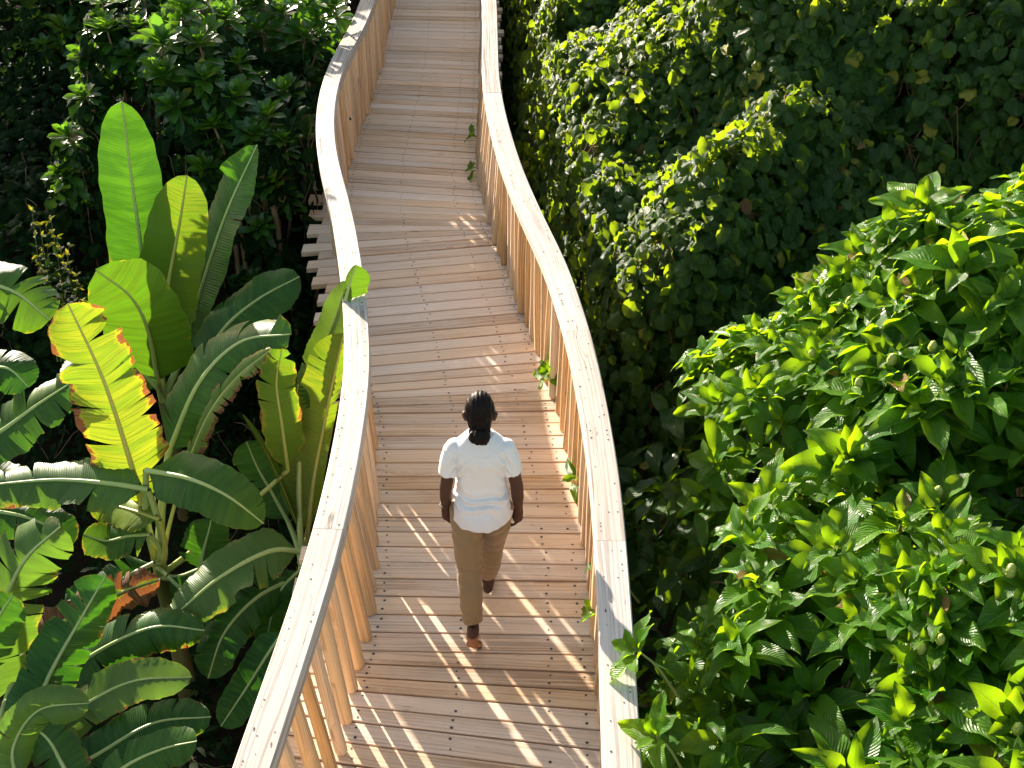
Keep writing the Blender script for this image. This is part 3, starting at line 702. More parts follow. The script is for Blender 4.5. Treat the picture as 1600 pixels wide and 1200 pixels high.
def ribmat():
    t=NT('banana_midrib'); uv=t.n('ShaderNodeTexCoord').outputs['Object']; n=t.noise(uv,8,2)
    a=t.n('ShaderNodeAttribute',attribute_type='OBJECT',attribute_name='yellow').outputs['Fac']
    c=t.mix(a,t.mix(n,(.24,.34,.10),(.36,.44,.16)),(.40,.36,.05))
    return t.fin(t.pbsdf(c,.4))
M['rib']=ribmat()
def stemmat_b():
    t=NT('banana_stem'); tc=t.n('ShaderNodeTexCoord').outputs['Object']; n=t.noise(t.mapping(tc,(20,20,3)),1,4,.6)
    c=t.mix(t.mapr(n,.35,.65),(.09,.12,.03),(.10,.055,.02)); return t.fin(t.pbsdf(c,.5,t.bump(n,.4,.01)))
M['bstem']=stemmat_b()
def banana_leaf(par,pts,width,face=(0,-1,.5),fold=.2,droop=.15,tears=3,burn=.12,yellow=.2,pale=0.,seed=0,side=(1,1),petiole=None,label=None,wavy=.03,tipr=.22,gap=.02):
    """pts: midrib from the leaf's base to its tip; face: where its upper or under side looks"""
    rr=random.Random(seed*7+3); n=46; P=bez(pts,n); T=np.gradient(P,axis=0); T/=np.linalg.norm(T,axis=1)[:,None]
    fc=np.asarray(face,float); Lm=float(np.sum(np.linalg.norm(np.diff(P,axis=0),axis=1)))
    def frame(t):
        f=t*(n-1); i=min(int(f),n-2); a=f-i; p=P[i]*(1-a)+P[i+1]*a; tt=unit(T[i]*(1-a)+T[i+1]*a)
        xx=unit(np.cross(tt,fc)); zz=np.cross(xx,tt); return p,tt,xx,zz
    def hw(t):
        a=min(1,(t/.16))**.6 if t<.16 else 1.0
        b=(max(0,1-((t-(1-tipr))/tipr)**2.3))**.5 if t>1-tipr else 1.0
        return width/2*a*b*(1.03-.30*max(0,(t-.35)/.65)**2)
    V=[];F=[];U=[]; nv=7
    for s in (-1,1):
        k=max(0,int(round(tears*rr.uniform(.7,1.3)))); cuts=sorted([rr.uniform(.10,.93) for _ in range(k)]); cuts=[c for i,c in enumerate(cuts) if i==0 or c-cuts[i-1]>.025]
        ed=[0]+cuts+[1]; ph=rr.uniform(0,6); ph2=rr.uniform(0,6); glob=side[0] if s<0 else side[1]
        g2=gap*rr.uniform(.1,2.0)
        for a,b in zip(ed[:-1],ed[1:]):
            m=max(2,int((b-a)*44)); dd=rr.gauss(.08,.34)*(1 if k>1 else .2)*min(1,.15/(b-a)+.3); rg=rr.uniform(-.5,1)*burn*.25
            depth0=rr.choice((.02,.1,.3,.6)); g1=g2; g2=gap*rr.choice((.15,.5,1,2.2))
            b0=len(V)
            for i in range(m+1):
                f=i/m
                for j in range(nv+1):
                    q=j/nv; open_=max(0,(q-depth0)/(1-depth0))**1.2
                    gg=g1*(1 if a>0 else 0)*open_*min(1,(b-a)*8); gh=g2*(1 if b<1 else 0)*open_*min(1,(b-a)*8)
                    t=a+gg+(b-a-gg-gh)*f
                    sw=.055*q*(1-max(0,(t-.8)/.2))            # side veins sweep towards the tip
                    tt_=min(1,t+sw*min(1,width/Lm*3)); p,tg,xx,zz=frame(tt_)
                    w_=hw(t)*glob*(1-rg*q*.4*(.5+.5*math.sin(f*3.14)))*(1+ (.035+.12*burn)*math.sin(t*37+ph)*math.sin(t*17+ph2)*q)
                    ang=fold-(droop*1.6)*q - dd*q
                    # integrate a bending side
                    x=w_*q*math.cos(fold*.9-droop*.7*q-dd*.5*q); zc=w_*q*math.sin(fold*.9-droop*.9*q-dd*.6*q)
                    zc+=wavy*width*q*q*math.sin(t*19+ph+s)+.006*q*math.sin(t*140+ph)
                    V.append(tuple(p+xx*s*x+zz*zc)); 
            for i in range(m):
                for j in range(nv):
                    c0=b0+i*(nv+1)+j; ff=(c0,c0+1,c0+nv+2,c0+nv+1); 
                    jj=[(i,j),(i,j+1),(i+1,j+1),(i+1,j)]
                    if s<0: ff=ff[::-1]; jj=jj[::-1]
                    F.append(ff)
                    for (ii,j_) in jj: U.append((.5+s*.5*j_/nv, a+(b-a)*ii/m))
    o=link('leaf',npmesh('leaf',V,F,U),M['banana'],par)
    o['burn']=float(burn); o['yellow']=float(yellow); o['pale']=float(pale); o['seed']=float(seed*3.7)
    if label: o['label']=label
    Q=P.copy()
    r=np.linspace(.019,.0045,n)*min(1.2,width/.35)
    paths=[Q]; rad=[r]
    if petiole is not None:
        pp=bez([petiole,(np.asarray(petiole)+P[0])/2-T[0]*.05+np.array([0,0,.02]),P[0]],10); pp=np.vstack([pp[:-1],Q[:1]]); 
        paths.append(pp); rad.append(np.linspace(r[0]*1.7,r[0],len(pp)))
    V2,F2=tubes(paths,rad,8); mr=link('midrib',npmesh('midrib',V2,F2),M['rib']); mr.parent=o; mr['yellow']=float(yellow)
    return o
def plant(label,px,py,Yd,h_top=None,lean=(0,0)):
    c=atY(px,py,Yd); par=empty('banana_plant',(c.x+lean[0],c.y+lean[1],GZ(c.x,c.y))); tag(par,label,'banana plant','banana plants left of the boardwalk')
    b=np.array([c.x+lean[0],c.y+lean[1],GZ(c.x,c.y)-.05]); Pn=bez([b,(b+np.array(c))/2+np.array([.02,0,0]),np.array(c)],12)
    V,F=tubes([Pn],[np.linspace(.085,.045,12)],12); link('stem',npmesh('stem',V,F),M['bstem'],par)
    return par,np.array(c)
A=lambda *a:[tuple(atY(*q)) for q in a]
# the trio of tall upright leaves
p1,c1=plant('banana plant with three tall upright leaves, the middle one glowing yellow-green',255,625,8.5)
banana_leaf(p1,A((240,530,8.72),(222,400,8.76),(204,270,8.8),(190,158,8.84)),.50,(.1,-1,.35),.12,.05,0,.05,.04,seed=1,petiole=c1,tipr=.3)
banana_leaf(p1,A((252,540,8.6),(262,450,8.64),(280,350,8.68),(292,274,8.72)),.50,(.05,-1,.3),.10,.02,0,.04,.50,seed=2,petiole=c1,tipr=.35,label='young leaf glowing yellow-green in front')
banana_leaf(p1,A((285,560,8.7),(315,450,8.8),(355,330,8.95),(402,226,9.1)),.46,(-.75,-.8,.3),.15,.05,2,.05,.05,seed=3,petiole=c1,tipr=.35,gap=.006)
banana_leaf(p1,A((247,598,8.1),(232,520,7.9),(205,465,7.75),(150,422,7.6)),.62,(.1,-1,.55),.16,.12,1,.06,.18,seed=4,petiole=c1,tipr=.3,gap=.006)
banana_leaf(p1,A((300,600,8.3),(345,520,8.4),(400,470,8.5),(468,432,8.6)),.46,(.1,-.6,1),.0,.25,4,.05,.02,seed=5,petiole=c1,gap=.01)
# middle plant with worn yellow leaf
p2,c2=plant('banana plant with a ragged yellow leaf with burnt brown edges',250,900,6.1)
banana_leaf(p2,A((225,800,6.15),(200,710,6.25),(160,590,6.4),(106,474,6.55)),.50,(.12,-1,.45),.10,.12,13,.50,.95,seed=6,petiole=c2,tipr=.16,label='ragged yellow leaf with burnt brown edges',gap=.022)
banana_leaf(p2,A((262,712,6.6),(310,600,6.75),(375,535,6.85),(455,522,6.8)),.46,(-.15,-.5,1),.02,.22,4,.28,.08,seed=7,petiole=c2,gap=.008)
banana_leaf(p2,A((228,735,6.1),(295,748,5.95),(355,775,5.85),(412,818,5.8)),.36,(.1,-.55,1),.08,.22,1,.08,.12,seed=8,petiole=c2,tipr=.4,gap=.004)
banana_leaf(p2,A((232,765,6.05),(165,755,6.1),(80,750,6.15),(-40,760,6.1)),.36,(.0,-.45,1),-.05,.35,4,.22,.1,.25,seed=9,petiole=c2,gap=.01)
banana_leaf(p2,A((285,745,6.45),(325,650,6.55),(370,590,6.6),(425,545,6.6)),.20,(-.8,-.5,.6),.5,.6,9,.62,.45,.25,seed=10,petiole=c2,gap=.02,label='small curled leaf with brown dry patches')
banana_leaf(p2,A((450,735,6.5),(440,660,6.5),(432,600,6.52),(440,545,6.5)),.26,(.1,-1,.4),.1,.2,4,.35,.45,seed=11,petiole=c2,gap=.02)
banana_leaf(p2,A((250,812,6.0),(215,800,6.1),(180,790,6.25),(140,782,6.3)),.27,(.1,-.6,1),.1,.2,2,.25,.7,seed=12,petiole=c2)
banana_leaf(p2,A((235,835,6.0),(200,838,6.0),(165,845,6.0),(130,835,6.0)),.26,(.1,-.5,1),.1,.2,2,.3,.15,.1,seed=13,petiole=c2)
banana_leaf(p2,A((312,890,6.0),(318,860,6.1),(325,835,6.15),(330,812,6.2)),.30,(.1,-1,.5),.1,.1,1,.1,.05,seed=14,petiole=c2)
# plant against the rail
p3,c3=plant('banana plant leaning against the left railing with one leaf tip folded over the handrail',472,880,6.1)
banana_leaf(p3,A((480,840,6.35),(492,740,6.6),(515,620,6.8),(537,520,6.95)),.38,(.2,-1,.35),.05,.05,2,.04,.75,seed=15,petiole=c3,side=(1.15,.35),tipr=.22,label='broad leaf glowing yellow-green beside the rail',gap=.012)
banana_leaf(p3,A((470,640,6.9),(492,575,7.0),(515,520,7.02),(543,440,7.05)),.25,(-.55,-.8,.6),.15,.1,1,.06,.28,.35,seed=16,petiole=c3,tipr=.3)
banana_leaf(p3,A((540,470,7.0),(545,448,7.02),(550,430,7.03),(557,414,7.04)),.26,(.35,-.7,.8),-.15,.35,0,.08,.22,seed=17,side=(.25,1.1),tipr=.5,wavy=0,label='folded leaf tip over the handrail')
banana_leaf(p3,A((470,835,6.3),(445,770,6.45),(415,705,6.55),(380,648,6.65)),.17,(.5,-1,.5),1.0,-.6,0,.06,.42,.12,seed=18,petiole=c3,tipr=.3,label='rolled young leaf')
banana_leaf(p3,A((450,815,6.4),(425,770,6.55),(402,730,6.65),(385,690,6.7)),.30,(-.1,-.9,.7),.1,.2,4,.15,.05,seed=19,petiole=c3,gap=.02)
banana_leaf(p3,A((462,760,6.6),(458,700,6.7),(460,650,6.75),(466,600,6.8)),.22,(.1,-1,.5),.1,.1,2,.1,.1,seed=20,petiole=c3)
banana_leaf(p3,A((472,862,5.9),(420,862,5.8),(340,905,5.65),(262,972,5.5)),.37,(-.15,-.5,1),-.02,.25,3,.20,.12,.35,seed=21,petiole=c3,tipr=.3,gap=.012,label='pale drooping leaf')
banana_leaf(p3,A((445,985,5.4),(420,1020,5.35),(385,1075,5.25),(345,1135,5.1)),.26,(.0,-.5,1),.05,.15,0,.08,.0,seed=22,petiole=c3)
# plant at the left edge
p4,c4=plant('banana plant at the left edge with torn dark leaves arching into view',-60,760,6.9)
banana_leaf(p4,A((-60,710,6.7),(0,675,6.75),(55,635,6.8),(108,600,6.85)),.42,(.1,-.5,1),-.02,.3,6,.08,.03,.1,seed=23,petiole=c4,gap=.012)
banana_leaf(p4,A((-90,590,6.9),(-40,580,6.9),(10,575,6.9),(45,605,6.8)),.34,(0,-.5,1),.0,.3,1,.08,.02,seed=24,petiole=c4)
banana_leaf(p4,A((-110,470,7.2),(-40,445,7.2),(20,455,7.2),(78,500,7.1)),.48,(0,-.6,1),-.02,.5,4,.12,.2,seed=25,petiole=c4,gap=.02)
banana_leaf(p4,A((-60,760,6.6),(-20,745,6.6),(20,755,6.55),(60,775,6.5)),.30,(0,-.6,1),0,.3,3,.2,.1,seed=26,petiole=c4)
# low plant at the bottom left
p5,c5=plant('low banana plant in the bottom left corner with pale, worn and dead brown leaves',-10,1230,4.3)
banana_leaf(p5,A((-30,1120,4.9),(-5,980,5.2),(35,880,5.4),(95,822,5.5)),.46,(.35,-.6,.9),-.05,.45,9,.22,.12,.30,seed=27,petiole=c5,gap=.02,label='large torn drooping leaf')
banana_leaf(p5,A((40,1180,4.7),(120,1110,4.85),(205,1065,4.95),(300,1058,5.0)),.28,(-.1,-.5,1),.05,.28,2,.20,.10,.50,seed=28,petiole=c5,tipr=.3,gap=.02,label='pale leaf with a folded round tip')
banana_leaf(p5,A((30,1230,4.3),(20,1170,4.45),(60,1110,4.55),(140,1098,4.6)),.24,(.6,-.7,.6),.5,.6,2,.15,.05,.40,seed=29,petiole=c5)
banana_leaf(p5,A((80,1075,5.2),(150,1020,5.3),(240,980,5.35),(320,985,5.35)),.33,(-.1,-.5,1),.0,.3,5,.25,.02,seed=30,petiole=c5,gap=.012)
banana_leaf(p5,A((150,1235,4.3),(200,1195,4.4),(255,1170,4.45),(308,1158,4.45)),.24,(0,-.5,1),.05,.25,1,.12,.1,seed=31,petiole=c5)
banana_leaf(p5,A((40,1010,5.4),(110,965,5.6),(190,925,5.75),(250,905,5.85)),.30,(.0,-.7,.8),.05,.3,6,1.6,.2,seed=32,petiole=c5,gap=.02,label='dead brown leaf')
banana_leaf(p5,A((-40,1060,4.9),(-20,1000,5.0),(0,960,5.05),(20,930,5.1)),.30,(.3,-.6,.9),-.05,.3,3,.2,.05,seed=33,petiole=c5)

# more leaves filling the low left
banana_leaf(p5,A((120,1240,4.3),(95,1190,4.45),(70,1150,4.6),(20,1120,4.7)),.28,(.1,-.6,.9),0,.35,5,.3,.05,seed=34,petiole=c5,gap=.02)
banana_leaf(p5,A((30,1180,4.5),(75,1060,4.9),(130,960,5.2),(165,900,5.35)),.34,(.5,-.7,.7),.0,.3,7,.15,.0,seed=35,petiole=c5,gap=.015)
banana_leaf(p5,A((60,1230,4.4),(150,1180,4.6),(240,1130,4.8),(330,1120,4.85)),.30,(-.1,-.5,1),0,.3,4,.15,.0,seed=36,petiole=c5,gap=.015)
banana_leaf(p3,A((465,900,5.9),(400,935,5.7),(350,990,5.5),(325,1060,5.3)),.30,(.3,-.6,.9),0,.3,5,.15,.0,seed=37,petiole=c3,gap=.015)
banana_leaf(p3,A((470,890,5.9),(440,920,5.8),(425,960,5.7),(415,1010,5.6)),.22,(.2,-.7,.8),0,.2,2,.1,.0,seed=38,petiole=c3)
banana_leaf(p2,A((240,880,6.0),(200,900,5.9),(150,930,5.8),(100,940,5.75)),.30,(0,-.6,1),0,.3,5,.2,.0,seed=39,petiole=c2,gap=.015)
banana_leaf(p2,A((262,900,5.9),(300,940,5.8),(330,985,5.7),(350,1030,5.6)),.26,(-.2,-.6,1),0,.3,3,.2,.0,seed=40,petiole=c2,gap=.015)
banana_leaf(p4,A((-60,800,6.4),(0,800,6.4),(60,815,6.35),(115,850,6.25)),.34,(0,-.6,1),0,.35,6,.3,.05,seed=41,petiole=c4,gap=.02)
banana_leaf(p1,A((250,610,8.2),(205,570,8.2),(150,560,8.15),(95,590,8.0)),.40,(.1,-.6,1),0,.35,5,.1,.0,seed=42,petiole=c1,gap=.015)

# ------------------------------------------------------------------ the walking person
def skinmat():
    t=NT('brown_skin'); n=t.noise(t.n('ShaderNodeTexCoord').outputs['Object'],40,3)
    c=t.mix(n,(.050,.019,.011),(.070,.027,.015)); z=t.sep(t.n('ShaderNodeTexCoord').outputs['Object'])[2]
    yy=t.sep(t.n('ShaderNodeTexCoord').outputs['Object'])[1]; c=t.mix(t.math('MULTIPLY',t.mapr(yy,-.235,-.262),t.mapr(z,.18,.15,0,.85)),c,(.36,.15,.075))       # paler soles
    p=t.pbsdf(c,.6); p.node.inputs['Specular IOR Level'].default_value=.3; p.node.inputs['Subsurface Weight'].default_value=.12; p.node.inputs['Subsurface Radius'].default_value=(.02,.008,.004); return t.fin(p)
def clothmat(name,c1,c2,weave=900,tr=0.,rough=.85):
    t=NT(name); o=t.n('ShaderNodeTexCoord').outputs['Object']; n=t.noise(o,6,3); f=t.noise(o,weave,1)
    c=t.mix(n,c1,c2); p=t.pbsdf(c,rough,t.bump(f,.15,.001)); p.node.inputs['Sheen Weight'].default_value=.15
    return t.fin(p)
def hairmat():
    t=NT('black_hair'); o=t.n('ShaderNodeTexCoord').outputs['Object']; n=t.noise(t.mapping(o,(230,14,14)),1,2,.6)
    p=t.pbsdf(t.mix(n,(.004,.003,.003),(.016,.010,.008)),.42,t.bump(n,.8,.003)); p.node.inputs['Specular IOR Level'].default_value=.07; return t.fin(p)
M['skin']=skinmat(); M['shirt']=clothmat('white_cotton',(.62,.575,.56),(.67,.62,.605)); M['khaki']=clothmat('khaki_cotton',(.20,.125,.058),(.25,.16,.075)); M['hair']=hairmat()
def ell(c,r,rot=None,nu=14,nv=18):
    V=[];F=[]
    for i in range(nu+1):
        ph=math.pi*i/nu
        for j in range(nv): th=2*math.pi*j/nv; V.append((math.sin(ph)*math.cos(th),math.sin(ph)*math.sin(th),-math.cos(ph)))
    V=np.array(V)*np.array(r)
    if rot is not None: V=V@np.array(Euler(rot).to_matrix()).T
    V=V+np.array(c)
    F=[(i*nv+j,i*nv+(j+1)%nv,(i+1)*nv+(j+1)%nv,(i+1)*nv+j) for i in range(nu) for j in range(nv)]
    return V,np.array(F)
def limb(pts,rad,flat=None,n=26,ns=16,caps=True):
    P=bez(pts,n); s=np.linspace(0,1,n); r=np.interp(s,np.linspace(0,1,len(rad)),rad)
    V,F=tubes([P],[r],ns); out=[(V,F)]
    if caps: out+= [ell(P[0],(r[0],)*3,None,8,12),ell(P[-1],(r[-1],)*3,None,8,12)]
    return out
def loft(rings,ns=40,sup=2.3):
    """rings: (cx,cy,z,rx,ry)"""
    V=[];F=[];R_=np.array(rings); zz=np.linspace(0,len(rings)-1,len(rings)*5)
    for q in zz:
        v=[np.interp(q,range(len(rings)),R_[:,k]) for k in range(5)]
        for j in range(ns):
            a=2*math.pi*j/ns; ca,sa=math.cos(a),math.sin(a)
            V.append((v[0]+v[3]*math.copysign(abs(ca)**(2/sup),ca),v[1]+v[4]*math.copysign(abs(sa)**(2/sup),sa),v[2]))
    m=len(zz); F=[(i*ns+j,i*ns+(j+1)%ns,(i+1)*ns+(j+1)%ns,(i+1)*ns+j) for i in range(m-1) for j in range(ns)]
    V+=[(np.mean([v[0] for v in V[:ns]]),np.mean([v[1] for v in V[:ns]]),V[0][2]),(np.mean([v[0] for v in V[-ns:]]),np.mean([v[1] for v in V[-ns:]]),V[-1][2])]
    F+=[(len(V)-2,(j+1)%ns,j,j) for j in range(ns)]; b=(m-1)*ns; F+=[(len(V)-1,b+j,b+(j+1)%ns,b+(j+1)%ns) for j in range(ns)]
    return np.array(V),np.array(F)
def fuse(name,pieces,vox,smooth=6,disp=None):
    """melt overlapping closed pieces into ONE continuous surface"""
    bm=bmesh.new()
    for V,F in pieces:
        vs=[bm.verts.new(v) for v in V]
        for f in F:
            q=[]; 
            for i in f:
                if vs[i] not in q: q.append(vs[i])
            if len(q)>2:
                try: bm.faces.new(q)
                except ValueError: pass
    bmesh.ops.remove_doubles(bm,verts=bm.verts,dist=1e-5); bmesh.ops.holes_fill(bm,edges=[e for e in bm.edges if e.is_boundary],sides=64)
    bmesh.ops.recalc_face_normals(bm,faces=bm.faces)
    me=bpy.data.meshes.new('tmp'); bm.to_mesh(me); bm.free(); o=bpy.data.objects.new('tmp',me); COL.objects.link(o)
    m=o.modifiers.new('r','REMESH'); m.mode='VOXEL'; m.voxel_size=vox; m.use_smooth_shade=True
    s=o.modifiers.new('s','SMOOTH'); s.factor=.5; s.iterations=smooth
    dg=bpy.context.evaluated_depsgraph_get(); dg.update(); out=bpy.data.meshes.new_from_object(o.evaluated_get(dg)); out.name=name
    bpy.data.objects.remove(o)
    if disp:
        n=len(out.vertices); co=np.zeros(n*3,dtype=np.float32); out.vertices.foreach_get('co',co); co=co.reshape(-1,3)
        no=np.zeros(n*3,dtype=np.float32); out.vertices.foreach_get('normal',no); no=no.reshape(-1,3)
        d=np.array([disp(*c) for c in co]); co=co+no*d[:,None]; out.vertices.foreach_set('co',co.astype(np.float32).ravel()); out.update()
    out.polygons.foreach_set('use_smooth',np.ones(len(out.polygons),dtype=bool))
    return out
PX,PY=-.168,5.10
def hand(w,side,swing):
    """relaxed hand hanging from the wrist: palm faces the thigh, fingers curl gently, thumb leaves the front edge"""
    ps=[]; wx,wy,wz=w; inn=-side
    ps+=limb([(wx,wy,wz+.02),(wx+inn*.002,wy+.005,wz-.03),(wx+inn*.004,wy+.012,wz-.075)],[.024,.030,.031],n=12)
    ps.append(ell((wx+inn*.003,wy+.010,wz-.045),(.015,.036,.042)))
    for k,(oy,L,r) in enumerate(((.034,.070,.0088),(.014,.080,.0092),(-.006,.074,.0088),(-.025,.058,.0078))):
        b=np.array([wx+inn*.004,wy+.010+oy*.85,wz-.070]); c=.5+.10*k
        p1_=b+np.array([inn*.004,.004,-L*.45]); p2_=p1_+np.array([inn*L*.28*c,.003,-L*.30]); p3_=p2_+np.array([inn*L*.30*c,.0,-L*.16])
        ps+=limb([b,p1_,p2_,p3_],[r*1.05,r,r*.92,r*.78],n=16,ns=10)
    tb=np.array([wx+inn*.004,wy+.034,wz-.022]); 
    ps+=limb([tb,tb+np.array([inn*.012,.024,-.030]),tb+np.array([inn*.020,.030,-.058]),tb+np.array([inn*.026,.026,-.076])],[.014,.0115,.0100,.0080],n=16,ns=10)
    return ps
def foot(ank,toe_dir,roll,side):
    """foot from ankle; toe_dir unit vector heel->toe, sole normal from roll"""
    a=np.array(ank); d=unit(toe_dir); s=np.array([1.,0,0]); u=unit(np.cross(s,d))
    ps=[]; heel=a-d*.045-u*.055
    ps.append(ell(heel,(.030,.034,.030))); ps+=limb([a,a-u*.03-d*.01],[.034,.036],n=8)
    ball=a+d*.115-u*.068
    ps+=limb([heel,a+d*.04-u*.05+s*side*.008,ball],[.031,.034,.027],n=16)
    ps+=limb([a,a+d*.05-u*.03,ball+u*.01],[.034,.030,.022],n=14)
    ps+=limb([ball-s*.028,ball+s*.028],[.020,.020],n=8)
    for k,(ox,L,r) in enumerate(((-.030,.052,.0125),(-.010,.046,.0095),(.006,.041,.009),(.020,.035,.0085),(.033,.028,.008))):
        b=ball+s*side*ox; ps+=limb([b,b+d*L*.6+u*.003,b+d*L-u*.004],[r*1.2,r,r*.9],n=10,ns=10)
    return ps
def person():
    B=[]
    # torso, hidden under the clothes but whole
    B.append(loft([(0,.0,.78,.10,.09),(0,-.005,.86,.138,.098),(0,.0,.95,.125,.09),(0,.01,1.04,.118,.088),(0,.008,1.16,.138,.098),(0,.0,1.26,.150,.098),(0,-.005,1.32,.135,.08),(0,-.003,1.37,.065,.055)]))
    B+=limb([(0,-.004,1.34),(0,.004,1.40),(0,.012,1.45)],[.056,.050,.052])
    B.append(ell((0,.022,1.515),(.072,.092,.105)))            # skull
    B.append(ell((0,.062,1.465),(.052,.052,.070)))            # jaw and face
    B.append(ell((0,.080,1.425),(.026,.024,.020)))            # chin
    B+=limb([(0,.108,1.515),(0,.124,1.488),(0,.118,1.478)],[.008,.012,.010],n=8,ns=10)   # nose
    for s in (-1,1):
        B.append(ell((s*.014,.112,1.478),(.009,.010,.007))); B.append(ell((s*.030,.098,1.512),(.015,.012,.009)))
        B.append(ell((s*.030,.104,1.530),(.019,.009,.006))); B.append(ell((s*.040,.085,1.480),(.020,.020,.018)))
        B+= [ell((s*.079,.008,1.490),(.009,.021,.031),(R(-12),0,R(s*-22))),ell((s*.085,.000,1.500),(.006,.017,.019),(R(-12),0,R(s*-28))),ell((s*.077,.014,1.466),(.007,.010,.012))]
    B.append(ell((0,.112,1.452),(.024,.012,.006))); B.append(ell((0,.109,1.441),(.020,.012,.007)))
    # arms
    LS,LE,LW=(-.138,-.008,1.298),(-.188,-.045,1.055),(-.198,.035,.845)
    RS,RE,RW=(.138,-.008,1.298),(.194,-.035,1.055),(.203,.025,.840)
    for (S_,E_,W_,s) in ((LS,LE,LW,-1),(RS,RE,RW,1)):
        B+=limb([S_,((S_[0]+E_[0])/2+s*.004,(S_[1]+E_[1])/2-.008,(S_[2]+E_[2])/2),E_],[.036,.037,.035])
        B+=limb([E_,(E_[0]*.62+W_[0]*.38,E_[1]*.62+W_[1]*.38,E_[2]*.62+W_[2]*.38),W_],[.036,.035,.0235])
        B+=hand(W_,s,0)
    # legs: left trails on its toes, right is planted ahead
    LH,LK,LA=(-.082,.0,.86),(-.072,-.085,.49),(-.052,-.235,.185)
    RH,RK,RA=(.082,.005,.86),(.056,.150,.475),(.022,.262,.095)
    for H_,K_,A_ in ((LH,LK,LA),(RH,RK,RA)):
        B+=limb([H_,((H_[0]+K_[0])/2,(H_[1]+K_[1])/2,(H_[2]+K_[2])/2),K_],[.082,.070,.050])
        B+=limb([K_,(K_[0]*.68+A_[0]*.32,K_[1]*.68+A_[1]*.32-.018,K_[2]*.68+A_[2]*.32),A_],[.050,.052,.030])
    B+=foot(LA,(0.03,.42,-.86),0,-1); B+=foot(RA,(0,1,-.02),0,1)
    body=link('person',fuse('person',B,.0042,3),M['skin']); body.location=(PX,PY,0)
    zmin=min((v.co.z for v in body.data.vertices)); 
    tag(body,'barefoot person with dark hair bun, white t-shirt and khaki trousers walking on the boardwalk','person')
    def child(name,me,mat):
        o=bpy.data.objects.new(name,me); COL.objects.link(o); me.materials.append(mat); o.parent=body; return o
    # t-shirt
    S=[loft([(0,-.012,.830,.160,.156),(0,-.012,.86,.160,.152),(0,-.006,.93,.150,.138),(0,.002,1.03,.135,.112),(0,.002,1.15,.145,.114),(0,-.003,1.25,.158,.112),(0,-.006,1.31,.150,.094),(0,-.004,1.355,.105,.075),(0,-.003,1.378,.078,.066)],ns=48)]
    for s,E_ in ((-1,LE),(1,RE)):
        a=np.array([s*.128,-.010,1.296]); b=np.array([s*.142,-.008,1.300])*.34+np.array(E_)*.66
        S+=limb([a,(a+b)/2+np.array([s*.007,-.002,.006]),b],[.055,.056,.057],n=18,ns=20,caps=False)
        S.append(ell(a+np.array([s*.006,0,-.002]),(.053,.055,.050))); d=unit(b-a); 
        S.append(ell(b-d*.006,(.057,.057,.012),tuple(Vector(d).to_track_quat('Z','Y').to_euler())))
    S.append(loft([(0,-.003,1.366,.083,.071),(0,-.003,1.376,.084,.072),(0,-.003,1.386,.077,.066)],ns=40,sup=2.0))
    def folds(x,y,z):
        q=mnoise.noise(Vector((x*13+z*3,y*9,z*5+2)))*.006+mnoise.noise(Vector((x*26+z*10,y*20,z*9)))*.003
        q+=.005*math.exp(-((z-.99)/.06)**2)*math.sin(z*95+x*18+mnoise.noise(Vector((x*8,y*8,z*8)))*4)
        q+=.0018*math.sin(x*48+z*14)*math.exp(-((z-.83)/.09)**2)
        q+=.0035*math.sin((abs(x)*1.5+z)*85)*math.exp(-((abs(x)-.12)/.05)**2)*math.exp(-((z-1.2)/.09)**2)
        if abs(z-.822)<.004 : q-=.0018
        if abs(math.hypot(x/.098,(y+.003)/.085)-1)<.04 and z>1.33: q-=.0016
        return q*(2.4 if z<1.30 else .5)
    child('t_shirt',fuse('t_shirt',S,.0045,5,folds),M['shirt'])
    # trousers
    T_=[loft([(0,0,.76,.09,.08),(0,-.008,.82,.146,.108),(0,-.008,.88,.146,.108),(0,0,.92,.134,.098),(0,0,.95,.120,.088)],ns=44)]
    T_.append(ell((-.07,-.042,.83),(.074,.07,.08))); T_.append(ell((.07,-.038,.84),(.074,.07,.08)))
    hemL=np.array(LA)+np.array([-.002,.008,.030]); hemR=np.array(RA)+np.array([.0,-.006,.040])
    for H_,K_,A_,kick in ((LH,LK,hemL,-.012),(RH,RK,hemR,-.015)):
        T_+=limb([H_,((H_[0]+K_[0])/2,(H_[1]+K_[1])/2-.006,(H_[2]+K_[2])/2),K_],[.094,.086,.070])
        T_+=limb([K_,((K_[0]+A_[0])/2,(K_[1]+A_[1])/2+kick,(K_[2]+A_[2])/2),tuple(A_)],[.070,.067,.056],caps=False)
        T_.append(ell(K_,(.069,.07,.07))); dd=unit(np.array(A_)-np.array(K_)); T_.append(ell(np.array(A_)-dd*.004,(.055,.055,.010),tuple(Vector(dd).to_track_quat('Z','Y').to_euler())))
    def tf(x,y,z):
        q=mnoise.noise(Vector((x*14,y*12,z*9+5)))*.006
        q+=(.0055 if x<0 else .0022)*math.exp(-((z-.50)/.09)**2)*math.sin(z*85+x*25+mnoise.noise(Vector((x*9,y*9,z*9)))*4)
        q+=.005*math.exp(-((z-.74)/.07)**2)*math.sin(z*70-abs(x)*60)
        q+=(.004 if x<0 else .0015)*math.exp(-((z-.27)/.09)**2)*math.sin(z*100+x*30)
        if abs(x)<.006 and z>.7 and y<0: q-=.006
        return q
    child('trousers',fuse('trousers',T_,.0045,4,tf),M['khaki'])
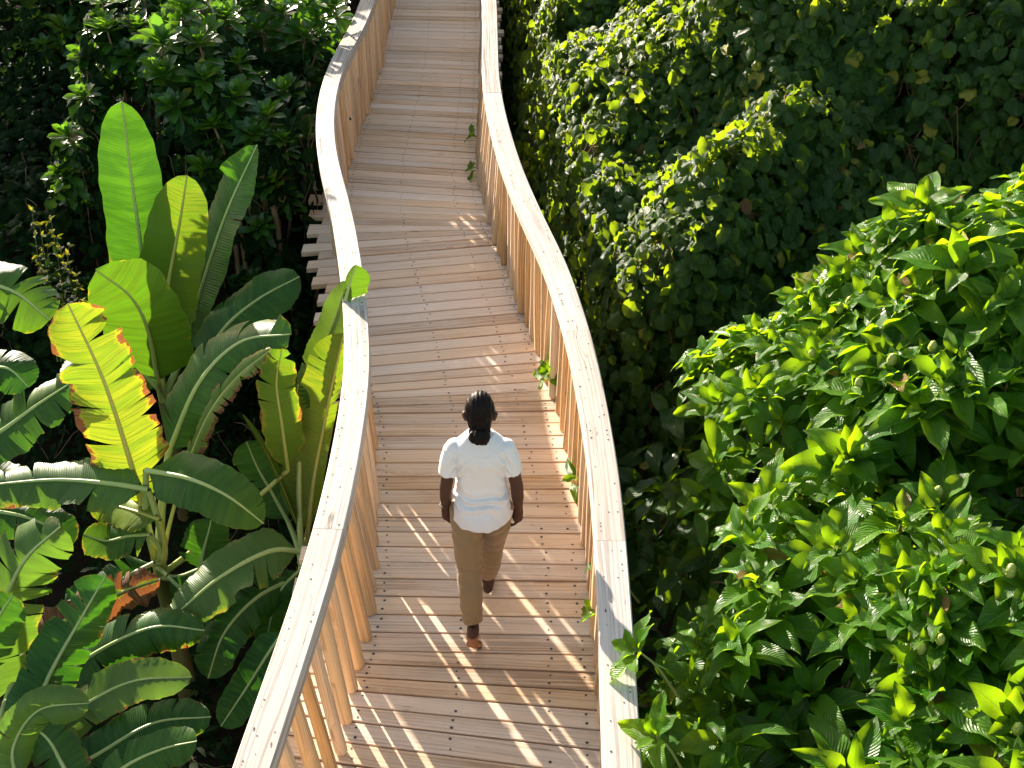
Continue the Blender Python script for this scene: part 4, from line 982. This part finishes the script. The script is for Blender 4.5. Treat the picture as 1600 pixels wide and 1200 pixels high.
    # hair pulled back into a low bun
    Hh=[ell((0,.014,1.522),(.080,.094,.110)),ell((0,-.030,1.475),(.064,.056,.072)),ell((0,-.050,1.445),(.044,.038,.046)),
        ell((0,-.098,1.432),(.060,.042,.044)),ell((.016,-.112,1.424),(.034,.026,.030)),ell((0,-.055,1.44),(.058,.04,.05))]
    def hd(x,y,z):
        a=math.atan2(z-1.45,x) if y<-.05 else 0
        q=.0016*math.sin(x*260+mnoise.noise(Vector((x*20,y*20,z*20)))*3)
        if y<-.072 and z<1.49: q+=.0022*math.sin(a*2+math.hypot(x,z-1.445)*300)+mnoise.noise(Vector((x*50,y*50,z*50)))*.002
        return q
    hm=fuse('hair',Hh,.0035,3,hd)
    bm=bmesh.new(); bm.from_mesh(hm)      # open the cap over the face and the ears
    bmesh.ops.delete(bm,geom=[f for f in bm.faces if (lambda c:(c.y>.070 and c.z<1.565) or (c.y>-.006 and abs(c.x)>.045 and c.z<1.515) )(f.calc_center_median())],context='FACES')
    bm.to_mesh(hm); bm.free(); ho=child('hair',hm,M['hair'])
    sd=ho.modifiers.new('t','SOLIDIFY'); sd.thickness=.006; sd.offset=-1
    # flyaway strands
    rr=random.Random(3); st=[]
    for _ in range(46):
        a=rr.uniform(0,6.28); r=rr.uniform(.02,.05); c=np.array([r*math.cos(a),-.088+rr.uniform(-.02,.01),1.438+r*.7*math.sin(a)])
        st.append(bez([c*.98+np.array([0,-.0015,.028]),c+np.array([rr.uniform(-.006,.006),-.01,0]),c+np.array([rr.uniform(-.02,.02),-.008,rr.uniform(-.03,.012)])],6))
    V,F=tubes(st,[.0006]*len(st),4); child('loose_strands',npmesh('loose_strands',V,F),M['hair'])
    # dark band on the left wrist
    th=np.linspace(0,2*np.pi,25); c=np.array(LW)+np.array([-.002,-.012,.028]); P_=np.stack([c[0]+.030*np.cos(th),c[1]+.029*np.sin(th),c[2]+.006*np.cos(th)],-1)
    V,F=tubes([P_],[.0035],8); child('wristband',npmesh('wristband',V,F),M['bolt'])
person()
